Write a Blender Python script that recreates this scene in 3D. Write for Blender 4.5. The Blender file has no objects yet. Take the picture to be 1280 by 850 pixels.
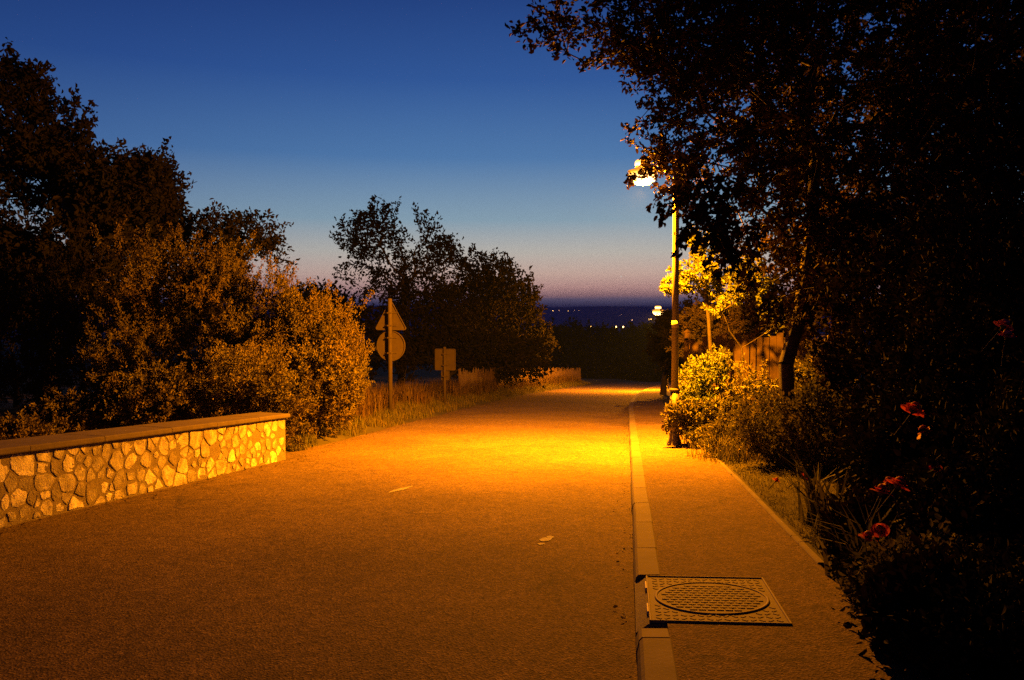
import bpy, math, random
import numpy as np
from mathutils import Vector, Matrix

R = math.radians
rng = np.random.default_rng(7)
random.seed(7)
scene = bpy.context.scene
col = scene.collection

# ------------------------------------------------------------------ camera geometry
CAM = np.array([0.0, 0.0, 1.46])
SLOPE = 0.068                       # the road runs downhill away from the camera
YAW = math.atan(0.1435)             # the road runs off to the right of the view axis
PITCH = math.atan(0.035)
FWD = np.array([-math.sin(YAW) * math.cos(PITCH), math.cos(YAW) * math.cos(PITCH), -math.sin(PITCH)])
RGT = np.array([math.cos(YAW), math.sin(YAW), 0.0])
UPV = np.cross(RGT, FWD)


def ray(px, py):
    return FWD + RGT * (px - 640) / 1000 + UPV * (425 - py) / 1000


def at(px, py, d):
    return CAM + ray(px, py) * d


def gp(px, py, zl=0.0):
    r = ray(px, py)
    t = (zl - CAM[2]) / (r[2] + SLOPE * r[1])
    return CAM + r * t


def lin(r, g, b):
    f = lambda c: (c / 255 / 12.92) if c / 255 <= 0.04045 else ((c / 255 + 0.055) / 1.055) ** 2.4
    return (f(r), f(g), f(b), 1)


# ------------------------------------------------------------------ terrain profile
_py = np.array([-600, -200, -60, 0, 72, 84, 100, 130, 180, 260, 400, 700, 1500, 3000, 5800, 6900, 9000, 10500, 14000.])
_pz = np.array([20, 11, 4.08, 0, -4.9, -5.75, -7.6, -11.5, -15.0, -16.6, -17.0, -30, -58, -80, -95, -66, 66, 52, -60.])


def prof(y):
    y = np.asarray(y, float)
    w = np.clip(np.abs(y) * 0.05, 0.5, 400)
    return sum(np.interp(y + k * w, _py, _pz) for k in (-1, -.5, 0, .5, 1)) / 5


def gz(y):
    y = np.asarray(y, float)
    return np.where((y > -40) & (y < 66), -SLOPE * y, prof(y))


def shift(y):                        # gentle bend of the road to the right
    return 1.8 * (np.clip(np.asarray(y, float) - 25, 0, 120) / 32) ** 2


def snoise(p, scale, seed, n=7):
    g = np.random.default_rng(seed)
    k = g.normal(size=(n, p.shape[1])) * scale
    ph = g.uniform(0, 6.28, n)
    return np.sin(p @ k.T + ph).sum(1) / n ** .5


# ------------------------------------------------------------------ mesh helpers
def link_mesh(name, me, mat, parent=None):
    o = bpy.data.objects.new(name, me)
    col.objects.link(o)
    if mat:
        me.materials.append(mat)
    if parent:
        o.parent = parent
    return o


def np_mesh(name, V, F, mat, parent=None, smooth=False, origin=None):
    V = np.asarray(V, np.float32).reshape(-1, 3)
    if origin is not None:
        V = V - np.asarray(origin, np.float32)
    F = np.asarray(F, np.int32)
    me = bpy.data.meshes.new(name)
    n, k = F.shape
    me.vertices.add(len(V))
    me.vertices.foreach_set('co', V.ravel())
    me.loops.add(n * k)
    me.loops.foreach_set('vertex_index', F.ravel())
    me.polygons.add(n)
    me.polygons.foreach_set('loop_start', np.arange(0, n * k, k, dtype=np.int32))
    me.polygons.foreach_set('loop_total', np.full(n, k, np.int32))
    me.polygons.foreach_set('use_smooth', np.full(n, smooth, bool))
    me.update(calc_edges=True)
    me.validate()
    o = link_mesh(name, me, mat, parent)
    if origin is not None and parent is None:
        o.location = origin
    return o


class MB:
    """collects simple solids into one mesh"""
    def __init__(s):
        s.v, s.f = [], []

    def add(s, V, F):
        b = len(s.v)
        s.v += [tuple(p) for p in V]
        s.f += [tuple(i + b for i in f) for f in F]

    def box(s, c, d, rz=0, bev=0.0):
        cx, cy, cz = c
        hx, hy, hz = d[0] / 2, d[1] / 2, d[2] / 2
        b = min(bev, hx * .9, hy * .9, hz * .9)
        co, si = math.cos(rz), math.sin(rz)
        if b <= 0:
            P = [(x, y, z) for z in (-hz, hz) for x, y in ((-hx, -hy), (hx, -hy), (hx, hy), (-hx, hy))]
            F = [(3, 2, 1, 0), (4, 5, 6, 7), (0, 1, 5, 4), (1, 2, 6, 5), (2, 3, 7, 6), (3, 0, 4, 7)]
        else:
            def ring(ix, iy, z):
                return [(-ix + b, -iy, z), (ix - b, -iy, z), (ix, -iy + b, z), (ix, iy - b, z), (ix - b, iy, z), (-ix + b, iy, z), (-ix, iy - b, z), (-ix, -iy + b, z)]
            def ring2(z):
                return [(-hx + b, -hy + b, z), (hx - b, -hy + b, z), (hx - b, -hy + b, z), (hx - b, hy - b, z), (hx - b, hy - b, z), (-hx + b, hy - b, z), (-hx + b, hy - b, z), (-hx + b, -hy + b, z)]
            P = ring2(-hz) + ring(hx, hy, -hz + b) + ring(hx, hy, hz - b) + ring2(hz)
            F = [tuple(range(7, -1, -1)), tuple(range(24, 32))]
            for r0 in (0, 8, 16):
                for i in range(8):
                    j = (i + 1) % 8
                    F.append((r0 + i, r0 + j, r0 + 8 + j, r0 + 8 + i))
        s.add([(cx + x * co - y * si, cy + x * si + y * co, cz + z) for x, y, z in P], F)

    def lathe(s, prof_, c=(0, 0, 0), n=24, cap=True):
        P, F = [], []
        for r, z in prof_:
            for i in range(n):
                a = 2 * math.pi * i / n
                P.append((c[0] + r * math.cos(a), c[1] + r * math.sin(a), c[2] + z))
        for k in range(len(prof_) - 1):
            for i in range(n):
                j = (i + 1) % n
                F.append((k * n + i, k * n + j, (k + 1) * n + j, (k + 1) * n + i))
        if cap:
            F.append(tuple(range(n - 1, -1, -1)))
            F.append(tuple((len(prof_) - 1) * n + i for i in range(n)))
        s.add(P, F)

    def tube(s, pts, rad, n=8):
        pts = [Vector(p) for p in pts]
        if not hasattr(rad, '__len__'):
            rad = [rad] * len(pts)
        P, F = [], []
        ref = Vector((0.31, 0.2, 0.93))
        for k, p in enumerate(pts):
            t = (pts[min(k + 1, len(pts) - 1)] - pts[max(k - 1, 0)]).normalized()
            if abs(t.dot(ref)) > .95:
                ref = Vector((1, .1, 0))
            a = t.cross(ref).normalized()
            b = t.cross(a)
            for i in range(n):
                q = 2 * math.pi * i / n
                P.append(p + (a * math.cos(q) + b * math.sin(q)) * rad[k])
        for k in range(len(pts) - 1):
            for i in range(n):
                j = (i + 1) % n
                F.append((k * n + i, k * n + j, (k + 1) * n + j, (k + 1) * n + i))
        F.append(tuple(range(n - 1, -1, -1)))
        F.append(tuple((len(pts) - 1) * n + i for i in range(n)))
        s.add(P, F)

    def prism_xz(s, poly, y0, y1):
        n = len(poly)
        P = [(x, y0, z) for x, z in poly] + [(x, y1, z) for x, z in poly]
        F = [tuple(range(n)), tuple(range(2 * n - 1, n - 1, -1))]
        for i in range(n):
            j = (i + 1) % n
            F.append((i, i + n, j + n, j))
        s.add(P, F)

    def build(s, name, mat, parent=None, smooth=False):
        me = bpy.data.meshes.new(name)
        me.from_pydata(s.v, [], s.f)
        if smooth:
            for p in me.polygons:
                p.use_smooth = len(p.vertices) <= 4
        me.update()
        return link_mesh(name, me, mat, parent)


def tag(o, label=None, cat=None, group=None, kind=None):
    if label: o['label'] = label
    if cat: o['category'] = cat
    if group: o['group'] = group
    if kind: o['kind'] = kind
    return o


def empty(name, loc, label=None, cat=None, group=None, rz=0):
    o = bpy.data.objects.new(name, None)
    col.objects.link(o)
    o.location = [float(q) for q in loc]
    o.rotation_euler = (0, 0, rz)
    o.empty_display_size = .2
    return tag(o, label, cat, group)


# ------------------------------------------------------------------ materials
def new_mat(name):
    m = bpy.data.materials.new(name)
    m.use_nodes = True
    nt = m.node_tree
    bs = nt.nodes['Principled BSDF']
    return m, nt, bs


def N(nt, typ, **kw):
    n = nt.nodes.new(typ)
    for k, v in kw.items():
        setattr(n, k, v)
    return n


def noise(nt, scale, detail=4, rough=.6, vec=None, dist=0):
    n = N(nt, 'ShaderNodeTexNoise')
    n.inputs['Scale'].default_value = scale
    n.inputs['Detail'].default_value = detail
    n.inputs['Roughness'].default_value = rough
    n.inputs['Distortion'].default_value = dist
    if vec is not None:
        nt.links.new(vec, n.inputs['Vector'])
    return n


def ramp(nt, fac, stops, interp='LINEAR'):
    r = N(nt, 'ShaderNodeValToRGB')
    e = r.color_ramp.elements
    r.color_ramp.interpolation = interp
    while len(e) < len(stops):
        e.new(.5)
    for i, (p, c) in enumerate(stops):
        e[i].position = p
        e[i].color = c if len(c) == 4 else (*c, 1)
    nt.links.new(fac, r.inputs['Fac'])
    return r


def mixc(nt, a, b, fac, mode='MIX'):
    m = N(nt, 'ShaderNodeMix', data_type='RGBA', blend_type=mode)
    for s, v in ((m.inputs[0], fac), (m.inputs[6], a), (m.inputs[7], b)):
        if hasattr(v, 'links'):
            nt.links.new(v, s)
        else:
            s.default_value = v
    return m.outputs[2]


def mth(nt, op, a, b=None):
    m = N(nt, 'ShaderNodeMath', operation=op)
    for s, v in zip(m.inputs, (a, b)):
        if v is None: continue
        if hasattr(v, 'links'):
            nt.links.new(v, s)
        else:
            s.default_value = v
    return m.outputs[0]


def bump(nt, h, strength, dist, bs, prev=None):
    b = N(nt, 'ShaderNodeBump')
    b.inputs['Strength'].default_value = strength
    b.inputs['Distance'].default_value = dist
    nt.links.new(h, b.inputs['Height'])
    if prev: nt.links.new(prev, b.inputs['Normal'])
    nt.links.new(b.outputs[0], bs.inputs['Normal'])
    return b.outputs[0]


def coord(nt, out='Object'):
    return N(nt, 'ShaderNodeTexCoord').outputs[out]


def mat_simple(name, c0, c1, scale, rough=.85, bs_str=.3, bdist=.01, spec=.3, metal=0.0):
    m, nt, bs = new_mat(name)
    v = coord(nt)
    n = noise(nt, scale, 6, .65, v)
    n2 = noise(nt, scale * 9, 3, .6, v)
    r = ramp(nt, n.outputs['Fac'], [(.3, c0), (.7, c1)])
    c = mixc(nt, r.outputs[0], (.5, .5, .5, 1), .35, 'OVERLAY')
    c = mixc(nt, c, n2.outputs['Color'], .12, 'OVERLAY')
    nt.links.new(c, bs.inputs['Base Color'])
    bs.inputs['Roughness'].default_value = rough
    bs.inputs['Specular IOR Level'].default_value = spec
    bs.inputs['Metallic'].default_value = metal
    h = mth(nt, 'ADD', n.outputs['Fac'], n2.outputs['Fac'])
    bump(nt, h, bs_str, bdist, bs)
    return m


def mat_leaf(name, c0, c1, c2, trans=.22, rough=.75, spec=.12):
    m, nt, bs = new_mat(name)
    g = N(nt, 'ShaderNodeNewGeometry')
    r = ramp(nt, g.outputs['Random Per Island'], [(0, c0), (.5, c1), (1, c2)])
    nz = noise(nt, 1.3, 2, .5, coord(nt))
    k = mth(nt, 'MULTIPLY_ADD', nz.outputs['Fac'], 1.0)
    c = mixc(nt, r.outputs[0], nz.outputs['Color'], .18, 'OVERLAY')
    nt.links.new(c, bs.inputs['Base Color'])
    bs.inputs['Roughness'].default_value = rough
    bs.inputs['Specular IOR Level'].default_value = spec
    t = N(nt, 'ShaderNodeBsdfTranslucent')
    nt.links.new(c, t.inputs['Color'])
    mx = N(nt, 'ShaderNodeMixShader')
    mx.inputs[0].default_value = trans
    nt.links.new(bs.outputs[0], mx.inputs[1])
    nt.links.new(t.outputs[0], mx.inputs[2])
    nt.links.new(mx.outputs[0], nt.nodes['Material Output'].inputs['Surface'])
    return m


def mat_emit(name, c, s, sample=True):
    m, nt, bs = new_mat(name)
    bs.inputs['Base Color'].default_value = (.6, .5, .3, 1)
    bs.inputs['Emission Color'].default_value = (*c, 1)
    bs.inputs['Emission Strength'].default_value = s
    bs.inputs['Roughness'].default_value = .4
    if not sample:
        m.cycles.emission_sampling = 'NONE'
    return m


def mat_asphalt(name, dark, light, red=0.0):
    m, nt, bs = new_mat(name)
    v = coord(nt)
    big = noise(nt, .55, 5, .6, v)
    mid = noise(nt, 7, 4, .6, v)
    vor = N(nt, 'ShaderNodeTexVoronoi'); vor.inputs['Scale'].default_value = 85
    nt.links.new(v, vor.inputs['Vector'])
    fine = noise(nt, 240, 2, .7, v)
    c = ramp(nt, big.outputs['Fac'], [(.3, dark), (.7, light)]).outputs[0]
    c = mixc(nt, c, ramp(nt, mid.outputs['Fac'], [(.3, (.35,) * 3), (.7, (.65,) * 3)]).outputs[0], .6, 'OVERLAY')
    st = ramp(nt, vor.outputs['Color'], [(.08, (.14,) * 3), (.5, (.47,) * 3), (.85, (.66,) * 3), (1, (1.0,) * 3)]).outputs[0]
    c = mixc(nt, c, st, .95, 'OVERLAY')
    vo2 = N(nt, 'ShaderNodeTexVoronoi'); vo2.inputs['Scale'].default_value = 32
    nt.links.new(v, vo2.inputs['Vector'])
    c = mixc(nt, c, ramp(nt, vo2.outputs['Color'], [(.1, (.3,) * 3), (.9, (.7,) * 3)]).outputs[0], .6, 'OVERLAY')
    # cracks, thin dark and wandering
    wob = noise(nt, 1.6, 3, .6, v)
    vv = N(nt, 'ShaderNodeVectorMath', operation='ADD')
    sc = N(nt, 'ShaderNodeVectorMath', operation='SCALE'); sc.inputs['Scale'].default_value = .9
    nt.links.new(wob.outputs['Color'], sc.inputs[0])
    nt.links.new(v, vv.inputs[0]); nt.links.new(sc.outputs[0], vv.inputs[1])
    cr = N(nt, 'ShaderNodeTexVoronoi', feature='DISTANCE_TO_EDGE'); cr.inputs['Scale'].default_value = .42
    nt.links.new(vv.outputs[0], cr.inputs['Vector'])
    msk = noise(nt, .35, 2, .5, v)
    th = ramp(nt, cr.outputs['Distance'], [(0.0, (1,) * 3), (.013, (0,) * 3)]).outputs[0]
    ms = ramp(nt, msk.outputs['Fac'], [(.5, (0,) * 3), (.6, (.6,) * 3)]).outputs[0]
    crk = mixc(nt, th, ms, 1.0, 'MULTIPLY')
    c = mixc(nt, c, (.012, .011, .01, 1), crk)
    nt.links.new(c, bs.inputs['Base Color'])
    bs.inputs['Roughness'].default_value = .92
    bs.inputs['Specular IOR Level'].default_value = .12
    h = mth(nt, 'ADD', mth(nt, 'MULTIPLY', vor.outputs['Distance'], 1.0), mth(nt, 'MULTIPLY', fine.outputs['Fac'], .5))
    bump(nt, h, .5, .010, bs)
    return m


M = {}
M['road'] = mat_asphalt('asphalt', (.080, .055, .033), (.128, .088, .053))
M['pave'] = mat_asphalt('pavement_asphalt', (.082, .054, .033), (.124, .083, .051))
M['kerb'] = mat_simple('kerb_concrete', (.07, .053, .037), (.118, .09, .064), 5, .9, .35, .006)
M['conc'] = mat_simple('rough_concrete', (.08, .068, .055), (.13, .11, .09), 12, .9, .5, .01)
M['paint'] = mat_simple('worn_paint', (.12, .105, .085), (.26, .24, .2), 30, .8, .3, .004)
M['mortar'] = mat_simple('lime_mortar', (.115, .094, .066), (.175, .145, .103), 14, .95, .8, .02)
M['stone'] = mat_simple('pale_limestone', (.25, .235, .195), (.52, .49, .41), 9, .85, .7, .02)
M['cope'] = mat_simple('coping_tile', (.045, .033, .024), (.08, .06, .044), 8, .85, .4, .008)
def mat_stone():
    m, nt, bs = new_mat('pale_limestone')
    v = coord(nt)
    g = N(nt, 'ShaderNodeNewGeometry')
    n = noise(nt, 9, 6, .7, v); n2 = noise(nt, 60, 4, .7, v)
    a = ramp(nt, g.outputs['Random Per Island'], [(0, (.19, .165, .12)), (.3, (.30, .27, .20)), (.75, (.42, .38, .29)), (1, (.54, .5, .4))]).outputs[0]
    c = mixc(nt, a, ramp(nt, n.outputs['Fac'], [(.3, (.2,) * 3), (.7, (.72,) * 3)]).outputs[0], .75, 'OVERLAY')
    c = mixc(nt, c, n2.outputs['Color'], .25, 'OVERLAY')
    n3 = noise(nt, 5.5, 5, .72, v, .6)                     # pointing mortar smeared over the stones
    c = mixc(nt, c, (.15, .122, .086, 1), ramp(nt, n3.outputs['Fac'], [(.48, (0,) * 3), (.62, (.85,) * 3)]).outputs[0])
    nt.links.new(c, bs.inputs['Base Color'])
    bs.inputs['Roughness'].default_value = .9
    bs.inputs['Specular IOR Level'].default_value = .2
    bump(nt, mth(nt, 'ADD', n.outputs['Fac'], n2.outputs['Fac']), .8, .02, bs)
    return m


M['stone'] = mat_stone()
M['iron'] = mat_simple('cast_iron', (.08, .062, .044), (.13, .10, .072), 20, .8, .3, .004, .2, .0)
M['worn'] = mat_simple('worn_iron_edge', (.12, .094, .068), (.18, .143, .106), 25, .75, .2, .002, .2, .0)
M['pole'] = mat_simple('painted_pole', (.055, .05, .045), (.085, .078, .07), 6, .45, .08, .002, .5)
M['galv'] = mat_simple('galvanised_back', (.036, .026, .019), (.055, .041, .031), 7, .85, .15, .002, .3, .1)
M['signface'] = mat_simple('sign_face', (.7, .7, .68), (.75, .75, .73), 3, .4, .05, .001)
M['signred'] = mat_simple('sign_red', (.4, .02, .02), (.45, .03, .02), 3, .4, .05, .001)
M['wood'] = mat_simple('weathered_wood', (.07, .046, .028), (.13, .085, .05), 4, .85, .4, .008)
M['redwood'] = mat_simple('stained_boards', (.024, .014, .008), (.05, .03, .017), 5, .8, .4, .006)
M['bark'] = mat_simple('bark', (.022, .017, .012), (.05, .04, .03), 9, .95, .8, .02)
M['soil'] = mat_simple('soil', (.025, .02, .015), (.06, .048, .034), 5, .95, .8, .03)
M['rail'] = mat_simple('pale_rail', (.35, .3, .22), (.5, .44, .34), 8, .7, .3, .004)
M['label'] = mat_simple('pale_sticker', (.2, .19, .16), (.26, .25, .22), 20, .6, .1, .001)
M['black'] = mat_simple('dark_gap', (.006, .006, .006), (.01, .01, .01), 5, .9, .1, .002)

SOD = (1.0, .285, .002)
def mat_glow(name, z0, z1, c0, s0, c1, s1):
    """diffuser glass: hot beside the burner, cooler and deeper coloured towards its rim"""
    m, nt, bs = new_mat(name)
    sep = N(nt, 'ShaderNodeSeparateXYZ'); nt.links.new(coord(nt), sep.inputs[0])
    f = mth(nt, 'DIVIDE', mth(nt, 'SUBTRACT', sep.outputs['Z'], z0), z1 - z0)
    nz = noise(nt, 9, 3, .6, coord(nt))
    c = ramp(nt, f, [(0, c0), (1, c1)])
    nt.links.new(c.outputs[0], bs.inputs['Emission Color'])
    st = mth(nt, 'ADD', s0, mth(nt, 'MULTIPLY', mth(nt, 'MULTIPLY', f, s1 - s0), mth(nt, 'ADD', nz.outputs['Fac'], .5)))
    nt.links.new(st, bs.inputs['Emission Strength'])
    bs.inputs['Base Color'].default_value = (.6, .5, .3, 1)
    return m


M['bowl'] = mat_glow('lamp_bowl_glow', 4.66, 4.52, (1, .36, .03), 2.0, (1, .58, .2), 11)
M['cap'] = mat_glow('lamp_cap_glow', 4.88, 4.79, (1, .36, .03), 1.6, (1, .55, .18), 8)
M['ring'] = mat_emit('amber_collar_glow', (1.0, .36, .02), .75)
M['far_lamp'] = mat_emit('far_lamp_glow', (1.0, .50, .12), 14, False)
M['far_lamp_dim'] = mat_emit('far_lamp_dim_glow', (1.0, .46, .22), 5.0, False)
M['planet'] = mat_emit('planet_glow', (1.0, .95, .85), .8, False)

M['lf_shrub'] = mat_leaf('shrub_leaf', (.05, .039, .015), (.072, .057, .021), (.10, .079, .028), .2)
M['lf_shrub_b'] = mat_leaf('shrub_leaf_pale', (.066, .053, .021), (.092, .074, .029), (.125, .10, .04), .2)
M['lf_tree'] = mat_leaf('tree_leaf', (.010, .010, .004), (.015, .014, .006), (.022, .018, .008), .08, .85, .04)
M['lf_oak'] = mat_leaf('overhang_leaf', (.013, .009, .004), (.019, .012, .005), (.03, .017, .008), .08, .85, .04)
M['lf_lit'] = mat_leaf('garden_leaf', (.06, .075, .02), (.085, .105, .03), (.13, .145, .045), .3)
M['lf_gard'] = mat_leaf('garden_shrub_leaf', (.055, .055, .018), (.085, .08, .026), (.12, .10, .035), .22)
M['lf_dark'] = mat_leaf('hedge_leaf', (.012, .012, .005), (.018, .016, .007), (.03, .022, .01), .06, .85, .04)
M['lf_far'] = mat_leaf('far_leaf', (.018, .024, .012), (.026, .034, .018), (.036, .042, .022), .1)
M['grass'] = mat_leaf('grass_blade', (.055, .058, .018), (.085, .078, .025), (.13, .10, .035), .25, .6)
M['lawn'] = mat_leaf('lawn_blade', (.085, .085, .026), (.12, .115, .035), (.16, .14, .05), .3, .7)
M['drygrass'] = mat_leaf('dry_grass_blade', (.05, .033, .013), (.075, .048, .018), (.11, .075, .03), .25, .6)
M['rose'] = mat_leaf('rose_petal', (.50, .07, .04), (.58, .09, .05), (.66, .13, .07), .5, .6)
M['pinkrose'] = mat_leaf('pink_petal', (.42, .07, .12), (.5, .10, .15), (.6, .14, .2), .3, .5)


def mat_terrain():
    m, nt, bs = new_mat('meadow_and_woods')
    v = coord(nt)
    n1 = noise(nt, .8, 6, .65, v)
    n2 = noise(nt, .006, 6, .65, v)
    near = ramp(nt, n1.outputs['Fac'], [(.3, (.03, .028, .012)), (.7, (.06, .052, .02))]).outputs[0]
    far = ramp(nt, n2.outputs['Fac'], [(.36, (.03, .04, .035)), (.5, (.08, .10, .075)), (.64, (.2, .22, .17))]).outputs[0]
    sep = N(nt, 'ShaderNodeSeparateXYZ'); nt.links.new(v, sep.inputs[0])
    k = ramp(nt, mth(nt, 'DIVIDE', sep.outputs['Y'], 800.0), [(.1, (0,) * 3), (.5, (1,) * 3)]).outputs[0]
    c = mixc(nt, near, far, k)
    nt.links.new(c, bs.inputs['Base Color'])
    bs.inputs['Roughness'].default_value = .95
    bs.inputs['Specular IOR Level'].default_value = .1
    bump(nt, n1.outputs['Fac'], .6, .08, bs)
    return m


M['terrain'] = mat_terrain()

# ------------------------------------------------------------------ ground sheet
XE_L = -5.45                                                   # left road edge
XP_R = 1.27                                                    # right pavement edge


def sm(a, b, x):
    t = np.clip((x - a) / (b - a), 0, 1)
    return t * t * (3 - 2 * t)


WALL_A = gp(0, 661)[:2]
WALL_B = gp(357, 575)[:2]
WDIR = (WALL_B - WALL_A) / np.linalg.norm(WALL_B - WALL_A)


def zl(x, y):
    """height of the ground over the plane of the road"""
    x = np.asarray(x, float); y = np.asarray(y, float)
    u = x - shift(y)
    edge = -5.4 + .12 * np.sin(y * .9) + .08 * np.sin(y * 2.3)
    left = sm(edge + .05, edge - 1.3, u) * .27 * sm(11.5, 13, y) - .06 * sm(edge - .15, edge + .15, u)
    left = left + sm(-6.2, -7.4, u) * .2 * (1 - sm(11.5, 13, y)) - .03 * (u < -5.3) * (1 - sm(11.5, 13, y))
    right = -.06 + sm(1.22, 1.36, u) * .21 + sm(1.6, 5, u) * .15
    out = np.where(u < -2, left, right)
    return out + (np.abs(u + 2) > 3.6) * .02 * np.sin(x * 1.7) * np.sin(y * 1.3)


def ground_z(x, y):
    near = 1 - sm(90, 160, np.asarray(y, float))
    return gz(y) + zl(x, y) * near


def grow_axis(lo_dense, hi_dense, step, lo, hi, g=1.13):
    a = list(np.arange(lo_dense, hi_dense + 1e-6, step))
    s = step
    while a[-1] < hi:
        s *= g
        a.append(a[-1] + s)
    s = step
    while a[0] > lo:
        s *= g
        a.insert(0, a[0] - s)
    return np.array(a)


def grid_faces(nx, ny):
    i, j = np.meshgrid(np.arange(nx - 1), np.arange(ny - 1), indexing='ij')
    a = (i * ny + j).ravel()
    return np.stack([a, a + ny, a + ny + 1, a + 1], 1)


gx = grow_axis(-9, 6, .22, -9500, 9500, 1.11)
gy = grow_axis(-3, 40, .35, -1200, 13000, 1.05)
X, Y = np.meshgrid(gx, gy, indexing='ij')
x_, y_ = X.ravel(), Y.ravel()
Z = ground_z(x_, y_)
P2 = np.stack([x_, y_], 1)
far = sm(5000, 8500, y_)
Z = Z + far * (snoise(P2, .0008, 3) * 9 + snoise(P2, .003, 4) * 4 + snoise(P2, .01, 5) * 3.0) + far * x_ * -.002
Z = Z + sm(150, 500, np.hypot(x_, y_)) * (1 - far) * snoise(P2, .008, 6) * 1.5
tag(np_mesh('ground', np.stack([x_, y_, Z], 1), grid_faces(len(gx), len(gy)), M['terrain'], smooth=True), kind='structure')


def strip(name, xs, y0, y1, step, mat, zf, follow=True, kind='structure'):
    ys = np.arange(y0, y1 + 1e-6, step)
    V = []
    for x in xs:
        for y in ys:
            xx = x + (shift(y) if follow else 0)
            V.append((xx, y, gz(y) + zf(x, y)))
    o = np_mesh(name, V, grid_faces(len(xs), len(ys)), mat, smooth=True)
    return tag(o, kind=kind)


strip('road', np.linspace(-5.75, .075, 16), -8, 128, .5, M['road'],
      lambda x, y: .0 + .03 * (1 - ((x + 2.7) / 3) ** 2) * .6 - (.05 if x < -5.6 else 0))
strip('pavement', np.linspace(.22, 1.30, 5), -8, 70, .5, M['pave'], lambda x, y: .102 + .03 * (x - .22))

# kerb: bevelled upstand in one metre lengths, broken by the manhole block
kb = MB()
PLATE = (gp(812, 775, .110), gp(985, 775, .110), gp(960, 726, .110))
GAP0, GAP1 = float(PLATE[0][1]) - .06, float(PLATE[2][1]) + .02
segs = []
y = -6.0
while y < 68:
    y2 = y + 1.0
    for a, b in ((y, min(y2, GAP0)), (max(y, GAP1), y2)):
        if b - a > .03 and not (a >= GAP0 and b <= GAP1):
            segs.append((a, b))
    y = y2
for a, b in segs:
    a2, b2 = a + .007, b - .007
    sh = random.uniform(-.005, .005)
    prf = [(.060, -.12), (.060, .035), (.072, .088), (.088, .105), (.222, .112), (.232, .10), (.232, -.12)]
    drop = .02 if (b <= GAP0 and a > GAP0 - 1.2) else 0
    P = []
    for yy in (a2, b2):
        for px_, pz_ in prf:
            P.append((px_ + sh + float(shift(yy)), yy, float(gz(yy)) + pz_ - (drop if (yy == b2 and pz_ > 0.05) else 0)))
    n = len(prf)
    F = [tuple(range(n)), tuple(range(2 * n - 1, n - 1, -1))] + [(i, i + n, (i + 1) % n + n, (i + 1) % n) for i in range(n)]
    kb.add(P, F)
tag(kb.build('kerb', M['kerb']), kind='structure')

# gravelly gutter strip along the kerb
# worn remains of the old painted line: small ragged sheets on the asphalt
def flake(px, py, w, l, ang=0.0):
    p = gp(px, py)
    mb = MB()
    k = 11
    P = []
    for i in range(k):
        a = 2 * math.pi * i / k
        r = random.uniform(.7, 1.15)
        x = math.cos(a) * w / 2 * r; yv = math.sin(a) * l / 2 * r
        xx = p[0] + x * math.cos(ang) - yv * math.sin(ang); yy = p[1] + x * math.sin(ang) + yv * math.cos(ang)
        crown = .018 * (1 - ((xx + 2.7) / 3) ** 2)
        P.append((xx, yy, float(gz(yy)) + crown + .005))
    mb.add(P, [tuple(range(k))])
    tag(mb.build('road_marking', M['paint']), kind='structure')


for f in ((500, 614, .10, .62, -.25), (683, 676, .10, .18, -.2), (676, 682, .07, .07, 0), (688, 673, .07, .07, 0)):
    flake(*f)

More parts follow.
